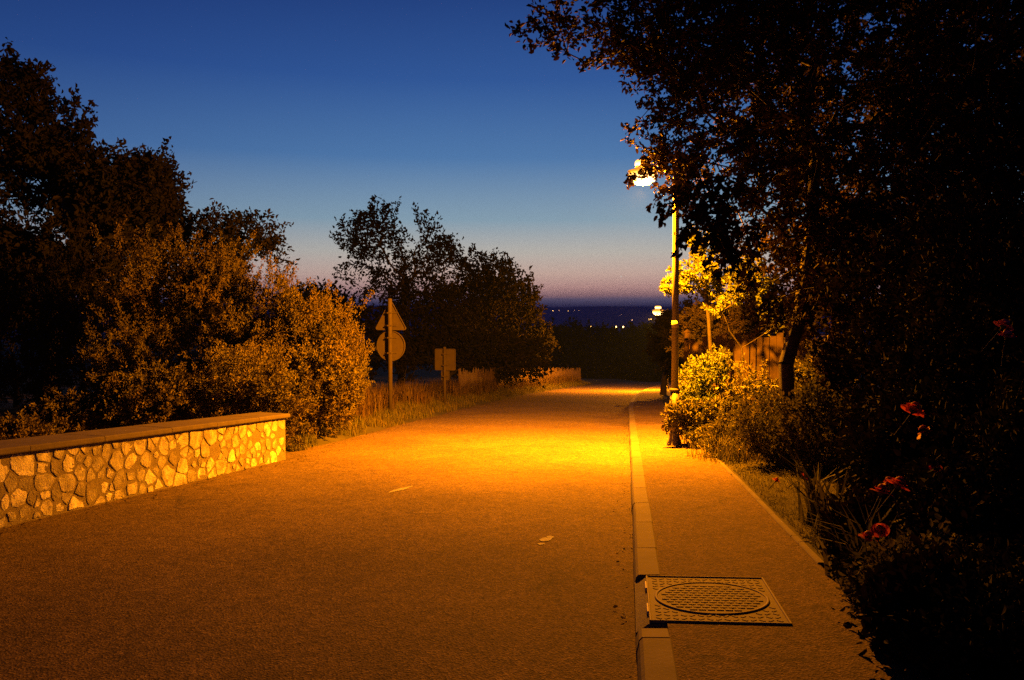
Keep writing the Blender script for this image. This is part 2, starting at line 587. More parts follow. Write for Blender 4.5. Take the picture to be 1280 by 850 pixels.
# ------------------------------------------------------------------ stone wall on the left
def stone_wall():
    L = 14.5
    org = np.array([*WALL_B, 0.0])
    d = -WDIR                                                     # from the far end towards the camera
    nrm = np.array([-d[1], d[0]])                                 # towards the road
    if nrm[0] < 0: nrm = -nrm
    TH, H = .42, .645
    root = empty('stone_wall', (org[0], org[1], float(gz(org[1]))), 'low rubble stone wall with a flat dark coping along the left road edge', 'wall')
    base = Vector(root.location)

    def W(s, n_, z):                                              # s along, n_ out of the face
        p = org[:2] + d * s + nrm * n_
        return (p[0] - base.x, p[1] - base.y, float(gz(p[1])) - base.z + z)
    # mortar core
    S = np.linspace(0, L, 60)
    V = []
    for s in S:
        for n_, z in ((0, -.15), (0, H), (-TH, H), (-TH, -.15)):
            V.append(W(s, n_, z))
    F = []
    for i in range(len(S) - 1):
        for k in range(4):
            F.append((i * 4 + k, (i + 1) * 4 + k, (i + 1) * 4 + (k + 1) % 4, i * 4 + (k + 1) % 4))
    F += [(0, 1, 2, 3), tuple((len(S) - 1) * 4 + k for k in (3, 2, 1, 0))]
    mb = MB(); mb.add(V, F); mb.build('wall_core', M['mortar'], root)
    # stones packed over the face and the end
    st = MB()

    def pack(umax, n_try, place, sizes):
        done = []
        for it in range(n_try):
            q = it / n_try
            r = sizes[0] * (1 - q) ** 1.6 + sizes[1]
            r *= random.uniform(.75, 1.2)
            u, z = random.uniform(0.02, umax - .02), random.uniform(.02, H - .02)
            if place is face and u < 1.1 and r > .085: continue
            a = random.uniform(1.0, 1.65)
            rx, rz_ = r * a, r / a ** .4
            if z - rz_ < -.02 or z + rz_ > H - .005 or u - rx < 0.0 or u + rx > umax: continue
            if any(((u - U) / (rx + RX + .012)) ** 2 + ((z - Z_) / (rz_ + RZ + .012)) ** 2 < .93 for U, Z_, RX, RZ in done): continue
            done.append((u, z, rx, rz_))
        # every stone is the power cell of its packing circle, shrunk to leave a mortar joint
        for u, z, rx, rz_ in done:
            asp = random.uniform(1.0, 1.0)
            rr = math.sqrt(rx * rz_)
            cell = [(u - .45, max(z - .35, .0)), (u + .45, max(z - .35, .0)), (u + .45, min(z + .35, H - .012)), (u - .45, min(z + .35, H - .012))]
            cell = [(min(max(x, .004), umax - .004), q) for x, q in cell]
            for U, Z_, RX, RZ in done:
                if (U, Z_) == (u, z) or abs(U - u) > .9: continue
                dx, dz = (U - u) / asp ** 2, (Z_ - z)
                d2 = (U - u) * dx + (Z_ - z) * dz
                t = .5 + .45 * (rr ** 2 - RX * RZ) / (2 * d2)
                t = min(max(t, .12), .9)
                cx, cz = u + (U - u) * t, z + (Z_ - z) * t
                new = []
                for i in range(len(cell)):
                    p, q = cell[i], cell[(i + 1) % len(cell)]
                    sp = (p[0] - cx) * dx + (p[1] - cz) * dz; sq_ = (q[0] - cx) * dx + (q[1] - cz) * dz
                    if sp <= 0: new.append(p)
                    if sp * sq_ < 0:
                        f = sp / (sp - sq_)
                        new.append((p[0] + (q[0] - p[0]) * f, p[1] + (q[1] - p[1]) * f))
                cell = new
                if len(cell) < 3: break
            if len(cell) < 3: continue
            mx_, mz_ = np.mean([c[0] for c in cell]), np.mean([c[1] for c in cell])
            size = max(max(abs(c[0] - mx_), abs(c[1] - mz_)) for c in cell)
            if size < .018: continue
            joint = random.uniform(.007, .016)
            k_ = max(.45, 1 - joint / max(size * .75, .02))
            if random.random() < .22: k_ *= random.uniform(.55, .85)
            if random.random() < .06: continue
            corner = [((c[0] - mx_) * k_ + random.uniform(-.06, .06) * size, (c[1] - mz_) * k_ + random.uniform(-.09, .09) * size) for c in cell]
            poly = []
            k = len(corner)
            for i in range(k):
                a0, a1 = corner[i], corner[(i + 1) % k]
                c_ = random.uniform(.05, .16); e_ = random.uniform(-.09, .07)
                nx, nz = -(a1[1] - a0[1]), a1[0] - a0[0]
                poly.append((a0[0] * (1 - c_) + a1[0] * c_, a0[1] * (1 - c_) + a1[1] * c_))
                if math.hypot(nx, nz) > .06:
                    poly.append((a0[0] * .5 + a1[0] * .5 + nx * e_, a0[1] * .5 + a1[1] * .5 + nz * e_))
                poly.append((a0[0] * c_ + a1[0] * (1 - c_), a0[1] * c_ + a1[1] * (1 - c_)))
            kk = len(poly)
            dep = random.uniform(.002, .009)
            P = []
            ta, tb = random.uniform(-.05, .05), random.uniform(-.05, .05)
            for sc_, n_ in ((1.0, -.006), (.97, dep * .6), (.90, dep), (.55, dep * random.uniform(.9, 1.2))):
                for (a_, b_) in poly:
                    P.append(place(mx_ + a_ * sc_, n_ + (random.uniform(-.002, .002) + a_ * ta + b_ * tb if n_ > 0 else 0), min(max(mz_ + b_ * sc_, -.03), H - .004)))
            FF = [(r_ * kk + i, r_ * kk + (i + 1) % kk, (r_ + 1) * kk + (i + 1) % kk, (r_ + 1) * kk + i) for r_ in range(3) for i in range(kk)]
            FF.append(tuple(3 * kk + i for i in range(kk)))
            st.add(P, FF)

    def face(u, n_, z): return W(u, n_, z)
    def end(u, n_, z): return W(-n_, -TH + u, z)
    pack(L, 9000, face, (.085, .02))
    pack(TH, 900, end, (.10, .026))
    st.build('stonework', M['stone'], root, smooth=False)
    # coping slabs with an overhang
    s = -.05
    while s < L:
        l = random.uniform(.9, 1.15)
        V = []
        dz = random.uniform(-.004, .004)
        for ss in (s + .004, min(s + l, L) - .004):
            for n_, z in ((.055, H + .001), (.06, H + .012), (.06, H + .046), (.048, H + .058), (-TH - .04, H + .07), (-TH - .05, H + .058), (-TH - .05, H + .001)):
                V.append(W(ss, n_, z + dz))
        F = [tuple(range(7)), tuple(range(13, 6, -1))] + [(i, i + 7, (i + 1) % 7 + 7, (i + 1) % 7) for i in range(7)]
        mb = MB(); mb.add(V, F); mb.build('coping_slab', M['cope'], root)
        s += l


stone_wall()

# ------------------------------------------------------------------ foliage tools
def unit(v):
    return v / np.maximum(np.linalg.norm(v, axis=1, keepdims=True), 1e-9)


def leaf_geo(P, T, size, width=.52, up=0.0, fold=.18, simple=False, g=rng):
    """P leaf bases, T pointing directions; returns verts, quads"""
    n = len(P)
    T = unit(T)
    Nn = g.normal(size=(n, 3)); Nn[:, 2] += up
    B = unit(np.cross(T, Nn)); Nn = np.cross(B, T)
    L = (size * g.uniform(.6, 1.3, n))[:, None]
    Wd = L * width * g.uniform(.8, 1.2, n)[:, None]
    tip = P + T * L - Nn * L * g.uniform(-.1, .3, n)[:, None]
    if simple:
        V = np.stack([P, P + T * L * .45 + B * Wd * .5, tip, P + T * L * .45 - B * Wd * .5], 1)
        F = np.arange(4 * n).reshape(n, 4)
        return V.reshape(-1, 3), F
    fo = Nn * L * fold
    a, b = .28, .68
    V = np.stack([P, P + T * L * a + B * Wd * .46 + fo * .8, P + T * L * b + B * Wd * .40 + fo * .7, tip,
                  P + T * L * b - B * Wd * .40 + fo * .7, P + T * L * a - B * Wd * .46 + fo * .8], 1)
    i = (np.arange(n) * 6)[:, None]
    F = np.concatenate([i + np.array([[0, 1, 2, 3]]), i + np.array([[0, 3, 4, 5]])], 0)
    return V.reshape(-1, 3), F


def sample_blobs(blobs, n, shell=.55, seed=1, gap_scale=1.4, gap=-.4):
    """points inside a union of ellipsoids ((centre),(radii)), more near the surface, with gaps"""
    g = np.random.default_rng(seed)
    vol = np.array([b[1][0] * b[1][1] * b[1][2] for b in blobs]) ** .75
    out = []
    need = n
    for _ in range(12):
        k = g.choice(len(blobs), size=need * 2, p=vol / vol.sum())
        C = np.array([b[0] for b in blobs])[k]; Rr = np.array([b[1] for b in blobs])[k]
        d = unit(g.normal(size=(need * 2, 3)))
        r = g.uniform(0, 1, need * 2) ** (1 / 3)
        r = shell + (1 - shell) * r if shell < 1 else r
        r = np.where(g.uniform(size=need * 2) < .25, g.uniform(0, 1, need * 2) ** .5, r)
        p = C + d * Rr * r[:, None] * (1 + .12 * snoise(d, 3.5, seed + 5)[:, None])
        ok = snoise(p, gap_scale, seed + 9) > gap
        out.append(p[ok])
        need = n - sum(len(o) for o in out)
        if need <= 0: break
    return np.concatenate(out)[:n]


def skeleton(trunk, targets, step=.45, seed=1, wander=.1):
    g = np.random.default_rng(seed)
    nodes = [np.array(trunk[0], float)]; par = [-1]
    for p in trunk[1:]:
        p = np.array(p, float)
        a = nodes[-1]; k = max(1, int(np.linalg.norm(p - a) / step))
        for q in range(1, k + 1):
            nodes.append(a + (p - a) * q / k); par.append(len(nodes) - 2)
    ntr = len(nodes)
    cap = 60000
    A = np.zeros((cap, 3)); A[:ntr] = nodes; cnt = ntr
    top = nodes[-1]
    order = np.argsort(np.linalg.norm(targets - top, axis=1))
    tipidx = []
    dep = np.zeros(cap); dep[:ntr] = np.arange(ntr) * step * .4
    start = max(1, int(ntr * .45))
    for t in targets[order]:
        D = np.linalg.norm(A[start:cnt] - t, axis=1) + dep[start:cnt] * .28
        j = start + int(np.argmin(D))
        a = A[j].copy(); L = np.linalg.norm(t - a); k = max(1, int(round(L / step)))
        last = j
        for q in range(1, k + 1):
            f = q / k
            p = a + (t - a) * f
            p[2] -= .10 * L * f * (1 - f)
            if q < k: p += g.normal(size=3) * wander * step
            A[cnt] = p; par.append(last); dep[cnt] = dep[last] + L / k; last = cnt; cnt += 1
        tipidx.append(last)
    return A[:cnt], np.array(par), np.array(tipidx), ntr


def branch_geo(A, par, r_trunk, r_tip, expo=.5, sides=5):
    n = len(A)
    w = np.zeros(n)
    child = np.bincount(par[par >= 0], minlength=n)
    w[child == 0] = 1
    for i in range(n - 1, 0, -1):
        w[par[i]] += w[i]
    r = np.maximum(r_tip, r_trunk * (w / w[0]) ** expo)
    i = np.arange(1, n); p = par[1:]
    a, b = A[p], A[i]
    ra, rb = np.minimum(r[p], r[i] * 1.5), r[i]
    ra = np.where(p == 0, r_trunk * 1.25, ra)
    T = unit(b - a)
    ref = np.where(np.abs(T[:, 2:3]) > .9, [[1., 0, 0]], [[0, 0, 1.]])
    U = unit(np.cross(T, ref)); Vv = np.cross(T, U)
    ang = np.arange(sides) * 2 * np.pi / sides
    dirs = U[:, None] * np.cos(ang)[None, :, None] + Vv[:, None] * np.sin(ang)[None, :, None]
    V = np.concatenate([a[:, None] + dirs * ra[:, None, None], b[:, None] + dirs * rb[:, None, None]], 1)
    base = (np.arange(n - 1) * 2 * sides)[:, None]
    k = np.arange(sides); k2 = (k + 1) % sides
    F = np.stack([base + k, base + k2, base + sides + k2, base + sides + k], 2).reshape(-1, 4)
    return V.reshape(-1, 3), F


def plant(name, base, blobs, label, cat, group, leafmat, n_tips, leaves_per, leaf, tw=.35, up=.0, r_trunk=.1,
          trunk=None, seed=1, shell=.5, gap_scale=1.3, gap=-.5, simple=False, stems=None, r_tip=.006, parts=('trunk', 'crown'),
          width=.52, droop=0.0, extra=None, step=.45, barkmat=None, expo=.5, spread=.35, twigs=False):
    """a tree or shrub: skeleton of branches in one mesh, leaves in another"""
    g = np.random.default_rng(seed + 100)
    base = np.array(base, float)
    T = sample_blobs(blobs, n_tips, shell, seed, gap_scale, gap)
    if extra is not None:
        T = np.concatenate([T, np.array(extra)])
    cen = np.mean([b[0] for b in blobs], axis=0)
    if trunk is None:
        trunk = [base, base + (cen - base) * .35 + np.array([0.05, .03, 0]), base + (cen - base) * .7]
    A, par, tips, ntr = skeleton(trunk, T, step, seed)
    V, F = branch_geo(A, par, r_trunk, r_tip, expo)
    root = empty(name, base, label, cat, group)
    # twigs and leaves
    tp = A[tips]; tdir = unit(tp - A[par[tips]])
    k = leaves_per
    out = unit(tp - cen)
    D = unit(tdir * .7 + out * .5 + g.normal(size=tp.shape) * .45 + np.array([0, 0, up - droop]))
    ln = tw * g.uniform(.5, 1.3, len(tp))
    f = g.uniform(-.6, 1.0, (len(tp), k))
    P = tp[:, None] + D[:, None] * (f * ln[:, None])[:, :, None] + g.normal(size=(len(tp), k, 3)) * tw * spread * (1.05 - .5 * np.clip(f, 0, 1))[:, :, None] * .5
    LT = D[:, None] * .8 + g.normal(size=P.shape) * .75
    LT[..., 2] += up * .4 - droop * .6
    if twigs:
        A2 = np.stack([tp, tp + D * ln[:, None] * .95], 1).reshape(-1, 3)
        pr = np.full(len(A2), -1); pr[1::2] = np.arange(0, len(A2), 2)
        T_ = unit(A2[1::2] - A2[0::2]); U_ = unit(np.cross(T_, [[.3, .5, .81]])); W_ = np.cross(T_, U_)
        rr = r_tip * .7
        vs = []
        for ang in (0, 2.09, 4.19):
            o_ = (U_ * math.cos(ang) + W_ * math.sin(ang)) * rr
            vs += [A2[0::2] + o_, A2[1::2] + o_ * .4]
        vs = np.stack(vs, 1); b0 = (np.arange(len(T_)) * 6)[:, None, None]
        fs = (b0 + np.array([[0, 2, 3, 1], [2, 4, 5, 3], [4, 0, 1, 5]])[None]).reshape(-1, 4)
        F = np.concatenate([F, fs + len(V)]); V = np.concatenate([V, vs.reshape(-1, 3)])
    np_mesh(parts[0], V - base, F, barkmat or M['bark'], root, smooth=True)
    V2, F2 = leaf_geo(P.reshape(-1, 3), LT.reshape(-1, 3), leaf, width, .5, simple=simple, g=g)
    np_mesh(parts[1], V2 - base, F2, leafmat, root)
    return root


def gpt(px, d):                       # ground point under image column px at depth d
    p = at(px, 500, d)
    return np.array([p[0], p[1], float(ground_z(p[0], p[1]))])


def blob(px, py, d, rx, ry=None, rz=None):
    return (at(px, py, d), (rx, ry or rx, rz or rx))


# ------------------------------------------------------------------ left shrubs behind the wall
SH = 'shrubs behind the stone wall'
shrubs = [   # px, top py, half width px, depth, tips, label
    (418, 392, 34, 17.2, 380, 'yellow lit end shrub beside the round and triangular signs'),
    (378, 380, 44, 16.6, 420, 'orange lit shrub just behind the end of the stone wall'),
    (335, 352, 50, 16.8, 460, 'tall shrub with upright orange sprays, third back from the signs'),
    (268, 318, 56, 17.2, 520, 'tallest orange lit shrub in front of the small dark tree'),
    (190, 306, 60, 17.5, 520, 'tall dim shrub rising in front of the big dark tree'),
    (105, 325, 66, 20.0, 480, 'dim brown shrub second from the left picture edge'),
    (20, 345, 70, 20.5, 440, 'almost black shrub at the far left edge'),
]
for i, (px, ty, hw, d, nt_, lab) in enumerate(shrubs):
    b = gpt(px, d)
    top = at(px, ty, d)[2]
    h = top - b[2]
    rx = hw * d / 1000
    bl = [((b[0], b[1], b[2] + h * .5), (rx * 1.05, 1.1, h * .45)),
          ((b[0] + rx * .35, b[1] - .2, b[2] + h * .72), (rx * .55, .7, h * .26)),
          ((b[0] - rx * .4, b[1] + .1, b[2] + h * .66), (rx * .6, .8, h * .28)),
          ((b[0] + rx * .1, b[1] - .5, b[2] + h * .3), (rx * 1.0, .9, h * .3))]
    g_ = np.random.default_rng(i + 40)
    ex = [(b[0] + g_.uniform(-.9, .9) * rx, b[1] + g_.uniform(-.6, .6), b[2] + h * g_.uniform(.86, 1.08)) for _ in range(26)]
    plant('shrub', b, bl, lab, 'shrub', SH, M['lf_tree' if i > 4 else 'lf_shrub'], nt_, 60, .056, tw=.34, up=1.1, r_trunk=.06, seed=20 + i, shell=.55,  # two leftmost take darker leaves, shade put into the leaf colour
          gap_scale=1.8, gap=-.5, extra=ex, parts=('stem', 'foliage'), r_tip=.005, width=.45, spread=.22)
low = [
    (300, 432, 58, 13.6, 330, 'rounded pale bush of fine leaves leaning over the wall coping', 'lf_shrub_b', .06),
    (398, 432, 46, 15.2, 340, 'broad leafy bush at the open end of the stone wall', 'lf_shrub', .09),
    (200, 462, 60, 13.0, 330, 'low brown bush behind the middle of the stone wall', 'lf_shrub', .075),
    (100, 500, 60, 12.6, 240, 'low sparse bush behind the coping of the wall', 'lf_shrub', .075),
    (20, 528, 40, 11.2, 170, 'small lit bush behind the wall at the left picture edge', 'lf_shrub', .07),
    (345, 462, 34, 13.6, 200, 'small leafy bush filling the gap above the last coping slab', 'lf_shrub', .08),
]
for i, (px, ty, hw, d, nt_, lab, lm, lf) in enumerate(low):
    b = gpt(px, d)
    h = at(px, ty, d)[2] - b[2]
    rx = hw * d / 1000
    bl = [((b[0], b[1], b[2] + h * .5), (rx, .9, h * .48)), ((b[0] + rx * .2, b[1] - .25, b[2] + h * .62), (rx * .7, .7, h * .34)),
          ((b[0] - rx * .3, b[1] - .15, b[2] + h * .4), (rx * .75, .7, h * .36))]
    plant('bush', b, bl, lab, 'bush', 'low bushes along the stone wall', M[lm], nt_, 56, lf * .72, tw=.2, up=.5, r_trunk=.03, seed=60 + i,
          shell=.6, gap=-.9, parts=('stem', 'foliage'), r_tip=.004, step=.3)

# ------------------------------------------------------------------ left and middle trees
def tree(name, px, d, blobs_px, label, group, lm, nt_, lp, lf, tw, r_tr, seed, **kw):
    b = gpt(px, d)
    bl = [(at(q[0], q[1], d + q[4] if len(q) > 4 else d), (q[2] * d / 1000, q[2] * d / 1000 * .8, q[3] * d / 1000)) for q in blobs_px]
    zt = np.mean([q[0][2] for q in bl])
    tr = [b, b + np.array([.06 * (zt - b[2]), 0, (zt - b[2]) * .45]), np.array([np.mean([q[0][0] for q in bl]), b[1], b[2] + (zt - b[2]) * .85])]
    return plant(name, b, bl, label, 'tree', group, lm, nt_, lp, lf, tw=tw, r_trunk=r_tr, seed=seed, trunk=tr, **kw)


TG = 'dark trees on the left of the road'
tree('dark_tree', 60, 24, [(30, 140, 42, 62), (85, 180, 26, 46), (60, 240, 95, 60), (150, 250, 62, 48), (20, 250, 80, 80), (90, 330, 120, 70), (5, 330, 90, 90)],
     'big black broadleaf tree with two ragged tops at the far left', TG, M['lf_tree'], 1200, 42, .17, .7, .22, 11, gap=-1.0, gap_scale=1.0, r_tip=.012)
tree('dark_tree', 165, 27, [(178, 235, 34, 36), (150, 275, 60, 46), (190, 290, 35, 40)],
     'black spreading crown joined to the right of the big ragged tree', TG, M['lf_tree'], 420, 40, .17, .6, .18, 12, gap=-.7, gap_scale=1.0, r_tip=.012)
tree('dark_tree', 290, 24, [(268, 300, 34, 34), (300, 305, 44, 36), (330, 325, 26, 24), (285, 345, 60, 40), (235, 390, 60, 50), (310, 395, 60, 45), (180, 400, 50, 50)],
     'small dark twiggy tree above the tallest orange shrub', TG, M['lf_tree'], 620, 26, .13, .5, .12, 13, gap=-.3, gap_scale=1.5, r_tip=.012)
tree('dark_tree', 500, 44, [(455, 295, 30, 26), (478, 270, 20, 20), (450, 335, 28, 24), (490, 310, 20, 34), (548, 288, 32, 30), (522, 266, 14, 16), (565, 300, 18, 20), (540, 335, 40, 36), (480, 360, 40, 24), (520, 400, 64, 50), (450, 420, 50, 46), (565, 410, 50, 50)],
     'loose airy tree with sky showing through, behind the two road signs', TG, M['lf_tree'], 900, 18, .20, .7, .22, 14, gap=-.05, gap_scale=1.1, r_tip=.018)
tree('dark_tree', 625, 52, [(610, 345, 36, 26), (640, 372, 30, 26), (625, 400, 48, 44), (655, 425, 32, 36), (600, 430, 50, 50), (590, 385, 30, 40)],
     'rounder dark tree to the right of the loose airy tree', TG, M['lf_tree'], 750, 26, .24, .8, .25, 15, gap=-.5, gap_scale=.8, r_tip=.02)
tree('dark_tree', 395, 60, [(392, 385, 34, 26), (420, 395, 30, 24), (365, 390, 24, 26)],
     'distant low treetop peeping between the shrubs and the airy tree', TG, M['lf_far'], 260, 24, .32, 1.0, .2, 16, gap=-.8, gap_scale=.6, r_tip=.02)
tree('dark_tree', 560, 40, [(560, 440, 40, 30), (610, 448, 42, 28), (520, 450, 30, 28), (655, 448, 30, 24)],
     'low dark thicket behind the wooden roadside fence', TG, M['lf_tree'], 420, 26, .2, .6, .1, 17, gap=-.8, gap_scale=1., r_tip=.012)

# valley trees beyond the crest
VG = 'trees in the valley beyond the crest'
vt = [(690, 412, 22, 34, 118), (712, 420, 24, 34, 110), (738, 423, 24, 34, 122), (765, 420, 22, 36, 115), (790, 424, 24, 34, 112), (812, 418, 22, 38, 118),
      (700, 405, 26, 30, 190), (735, 414, 30, 24, 210), (775, 416, 30, 24, 205), (805, 410, 30, 30, 190), (664, 410, 30, 30, 150), (835, 408, 24, 40, 120),
      (722, 440, 22, 34, 104), (775, 442, 26, 32, 103), (750, 445, 26, 30, 106), (805, 444, 22, 34, 102)]
spots = ['just left of the road dip', 'at the left of the road dip, second row', 'left of centre in the dip', 'at the centre of the dip', 'right of centre in the dip', 'at the right of the dip']
vlab = ['black valley tree touching the right foot of the round dark tree', 'black valley tree second along the dip from the left', 'black valley tree standing straight beyond the road end',
        'black valley tree beneath the middle pair of valley lamps', 'black valley tree below the right hand valley lamp', 'black valley tree just left of the second street lamp pole',
        'farther rounded treetop under the three ridge lamps', 'farther rounded treetop below the single left valley lamp', 'farther rounded treetop behind the middle valley lamps',
        'farther rounded treetop at the left of the second street lamp', 'farther dark crown hidden against the round roadside tree', 'tall black crown behind the second street lamp',
        'near black bush at the left end of the road crest', 'near black bush right of the middle of the road crest', 'near black bush at the middle of the road crest', 'near black bush at the right end of the road crest']
for i, (px, py, rx, rz_, d) in enumerate(vt):
    b = gpt(px, d)
    c = at(px, py + rz_ * .55, d)
    bl = [(c, (rx * d / 1000, rx * d / 1000, rz_ * d / 1000 * .6)), (c + np.array([rx * .5 * d / 1000, 0, -.3]), (rx * .6 * d / 1000, rx * .6 * d / 1000, rz_ * .5 * d / 1000)),
          (c - np.array([rx * .5 * d / 1000, 0, rz_ * d / 1000 * .6]), (rx * .7 * d / 1000, rx * .7 * d / 1000, rz_ * .6 * d / 1000)),
          (c - np.array([0, 0, rz_ * d / 1000 * .9]), (rx * .8 * d / 1000, rx * .8 * d / 1000, rz_ * .6 * d / 1000))]
    plant('valley_tree', b, bl, vlab[i], 'tree', VG, M['lf_far'], 190, 26, .0052 * d, tw=.012 * d, r_trunk=.18, seed=200 + i, gap=-.9, gap_scale=60 / d,
          r_tip=.03, step=1.2, simple=True)

# ------------------------------------------------------------------ street lamps
def street_lamp(x, y, label, power, hs=1.0):
    z0 = float(gz(y)) + .118
    root = empty('street_lamp', (x, y, z0), label, 'street lamp', 'sodium street lamps along the pavement')
    mb = MB()
    mb.lathe([(.135, 0), (.135, .015), (.125, .03), (.118, .06), (.095, .13), (.082, .2), (.08, .24)], n=24)
    mb.build('base', M['pole'], root, True)
    mb = MB(); mb.lathe([(.078, .24), (.076, .93)], n=24)
    mb.build('lower_shaft', M['pole'], root, True)
    mb = MB(); mb.lathe([(.078, .93), (.088, .935), (.09, .96), (.084, .975), (.062, .985)], n=24)
    mb.build('collar', M['galv'], root, True)
    mb = MB(); mb.lathe([(.060, .985), (.056, 3.0), (.05, 4.71), (.05, 4.78), (.03, 4.81)], n=20)
    mb.build('upper_shaft', M['pole'], root, True)
    mb = MB(); mb.lathe([(.0605, 2.02), (.0615, 2.02), (.0615, 2.14), (.0605, 2.14)], n=20, cap=False)
    mb.build('number_plate', M['label'], root, True)
    for sx, sy in ((.1, .1), (-.1, .1), (.1, -.1), (-.1, -.1)):
        mb = MB(); mb.lathe([(.016, .0), (.016, .045), (.008, .05)], c=(sx, sy, 0), n=6)
        mb.build('anchor_bolt', M['galv'], root)
    lx = -.56
    mb = MB()
    mb.tube([(-.03, 0, 4.64), (-.15, 0, 4.69), (-.3, 0, 4.71), (lx + .1, 0, 4.705)], [.028, .026, .024, .024], 10)
    mb.build('arm', M['pole'], root, True)
    # two-tier luminous head: drum cap, ring with glow added for lamplight, wide bowl
    mb = MB(); mb.lathe([(.21, 4.68), (.255, 4.685), (.258, 4.7), (.18, 4.72), (.135, 4.725), (.13, 4.775)], c=(lx, 0, 0), n=32)
    head = mb.build('lantern_ring', M['ring'], root, True)
    head.scale = (hs, hs, hs); head.location = (lx * (1 - hs), 0, 4.7 * (1 - hs))
    mb = MB(); mb.lathe([(.125, 4.777), (.135, 4.79), (.135, 4.85), (.11, 4.88), (.02, 4.895)], c=(lx, 0, 0), n=32)
    mb.build('lantern_cap', M['cap'], head, True)
    mb = MB(); mb.lathe([(.215, 4.678), (.245, 4.65), (.24, 4.6), (.2, 4.53), (.12, 4.47), (.02, 4.45)], c=(lx, 0, 0), n=32)
    mb.build('lantern_bowl', M['bowl'], head, True)
    for typ, e in (('POINT', power * .32), ('SPOT', power)):
        li = bpy.data.lights.new('sodium_light', typ)
        li.energy = e
        li.color = SOD
        li.shadow_soft_size = .06
        lo = bpy.data.objects.new('sodium_light', li)
        col.objects.link(lo)
        lo.location = (lx, 0, 4.375)
        lo.parent = root
        if typ == 'SPOT':                       # added second light in the same head, aimed to shape the road pool
            li.spot_size = R(168); li.spot_blend = 1.0
            lo.rotation_euler = Vector((-2.7, 1.6, -4.7)).to_track_quat('-Z', 'Y').to_euler()
    return root


LP1 = gp(843, 558, .10)
LAMP_POWER = 27500
street_lamp(float(LP1[0]), float(LP1[1]), 'tall sodium street lamp on the pavement with leaves across its head', LAMP_POWER)
LP2 = at(834, 487, 47)
street_lamp(float(LP2[0]), float(LP2[1]), 'second sodium street lamp far down the road, small glowing head', LAMP_POWER * 1.9, 1.3)  # head enlarged, its extra size stands in for glare

# far lamps of the valley and the ridge
def far_lamp(px, py, d, r, label, mk, grp, hp=6.0):
    p = at(px, py, d)
    zg = float(ground_z(p[0], p[1]))
    hp = max(hp, 2.0)
    root = empty('far_street_lamp', (p[0], p[1], p[2] - hp), label, 'street lamp', grp)
    mb = MB(); mb.lathe([(.14, -max(0, p[2] - hp - zg) - .5), (.09, hp - r)], n=8)
    mb.build('pole', M['pole'], root, True)
    mb = MB()
    mb.lathe([(r * math.sin(a), hp - r * math.cos(a)) for a in np.linspace(.05, math.pi - .05, 9)], n=12)
    mb.build('lamp_head', M[mk], root, True)


VGL = 'lamps glowing in the valley'
for px, py, lab in ((738, 408.3, 'single yellow valley lamp, leftmost of the bright row'), (770, 408.5, 'left lamp of the close pair in the valley row'),
                    (779, 408.6, 'right lamp of the close pair in the valley row'), (794.5, 409.5, 'lowest yellow valley lamp at the right of the row')):
    far_lamp(px, py, 400, .36, lab, 'far_lamp', VGL, 7)
for px, py, lab in ((811, 399.4, 'left one of two lamps touching near the second street lamp'), (814.3, 398.8, 'right one of two lamps touching near the second street lamp')):
    far_lamp(px, py, 700, .55, lab, 'far_lamp', VGL, 9)
RGL = 'dim lamps along the far ridge'
for px, py, mk, r, lab in ((691, 388.6, 'far_lamp', 1.9, 'leftmost orange lamp on the far blue ridge'), (699, 388.2, 'far_lamp_dim', 2.0, 'middle one of three orange ridge lamps'),
                       (710.5, 389, 'far_lamp', 1.7, 'rightmost of three orange ridge lamps'), (718, 388.2, 'far_lamp_dim', 1.3, 'faint ridge lamp just right of the three orange ones'),
                       (724, 388.4, 'far_lamp_dim', 1.2, 'faint ridge lamp, second right of the three orange ones'), (776, 394, 'far_lamp_dim', 1.5, 'faint lamp halfway down the far hillside'),
                       (790, 400, 'far_lamp_dim', 1.6, 'faint lamp low on the hillside above the lowest valley lamp'), (811.6, 385.2, 'far_lamp_dim', 1.5, 'faint lamp on the ridge top left of the second street lamp'),
                       (757, 387, 'far_lamp_dim', 1.1, 'faint lamp on the ridge top above the valley pair')):
    p = at(px, py, 3600)
    # stand it on the hillside where the line of sight meets the slope
    dd = np.linspace(5600, 9400, 300)
    pts = np.array([at(px, py, q) for q in dd])
    gzv = ground_z(pts[:, 0], pts[:, 1])
    hit = np.argmax(gzv + 4 > pts[:, 2]) if np.any(gzv + 4 > pts[:, 2]) else 150
    far_lamp(px, py, float(dd[hit]) - 40, r * 2.6, lab, mk, RGL, 16)

mb = MB()
pp = at(776.5, 345.5, 20000)
mb.lathe([(11 * math.sin(a), -18 * math.cos(a)) for a in np.linspace(.05, math.pi - .05, 9)], n=12)
o = mb.build('planet', M['planet'])
o.location = pp
tag(o, 'tiny white evening planet in the pink sky above the ridge', 'planet')

# ------------------------------------------------------------------ road signs (seen from behind)
def rounded_poly(pts, r, k=5):
    out = []
    n = len(pts)
    for i in range(n):
        p = Vector(pts[i]); a = (Vector(pts[i - 1]) - p).normalized(); b = (Vector(pts[(i + 1) % n]) - p).normalized()
        half = math.acos(max(-1, min(1, a.dot(b)))) / 2
        t = r / math.tan(half)
        c = p + (a + b).normalized() * (r / math.sin(half))
        s0 = p + a * t - c; s1 = p + b * t - c
        a0 = math.atan2(s0.y, s0.x); a1 = math.atan2(s1.y, s1.x)
        dlt = (a1 - a0 + math.pi) % (2 * math.pi) - math.pi
        for q in range(k + 1):
            an = a0 + dlt * q / k
            out.append((c.x + r * math.cos(an), c.y + r * math.sin(an)))
    return out


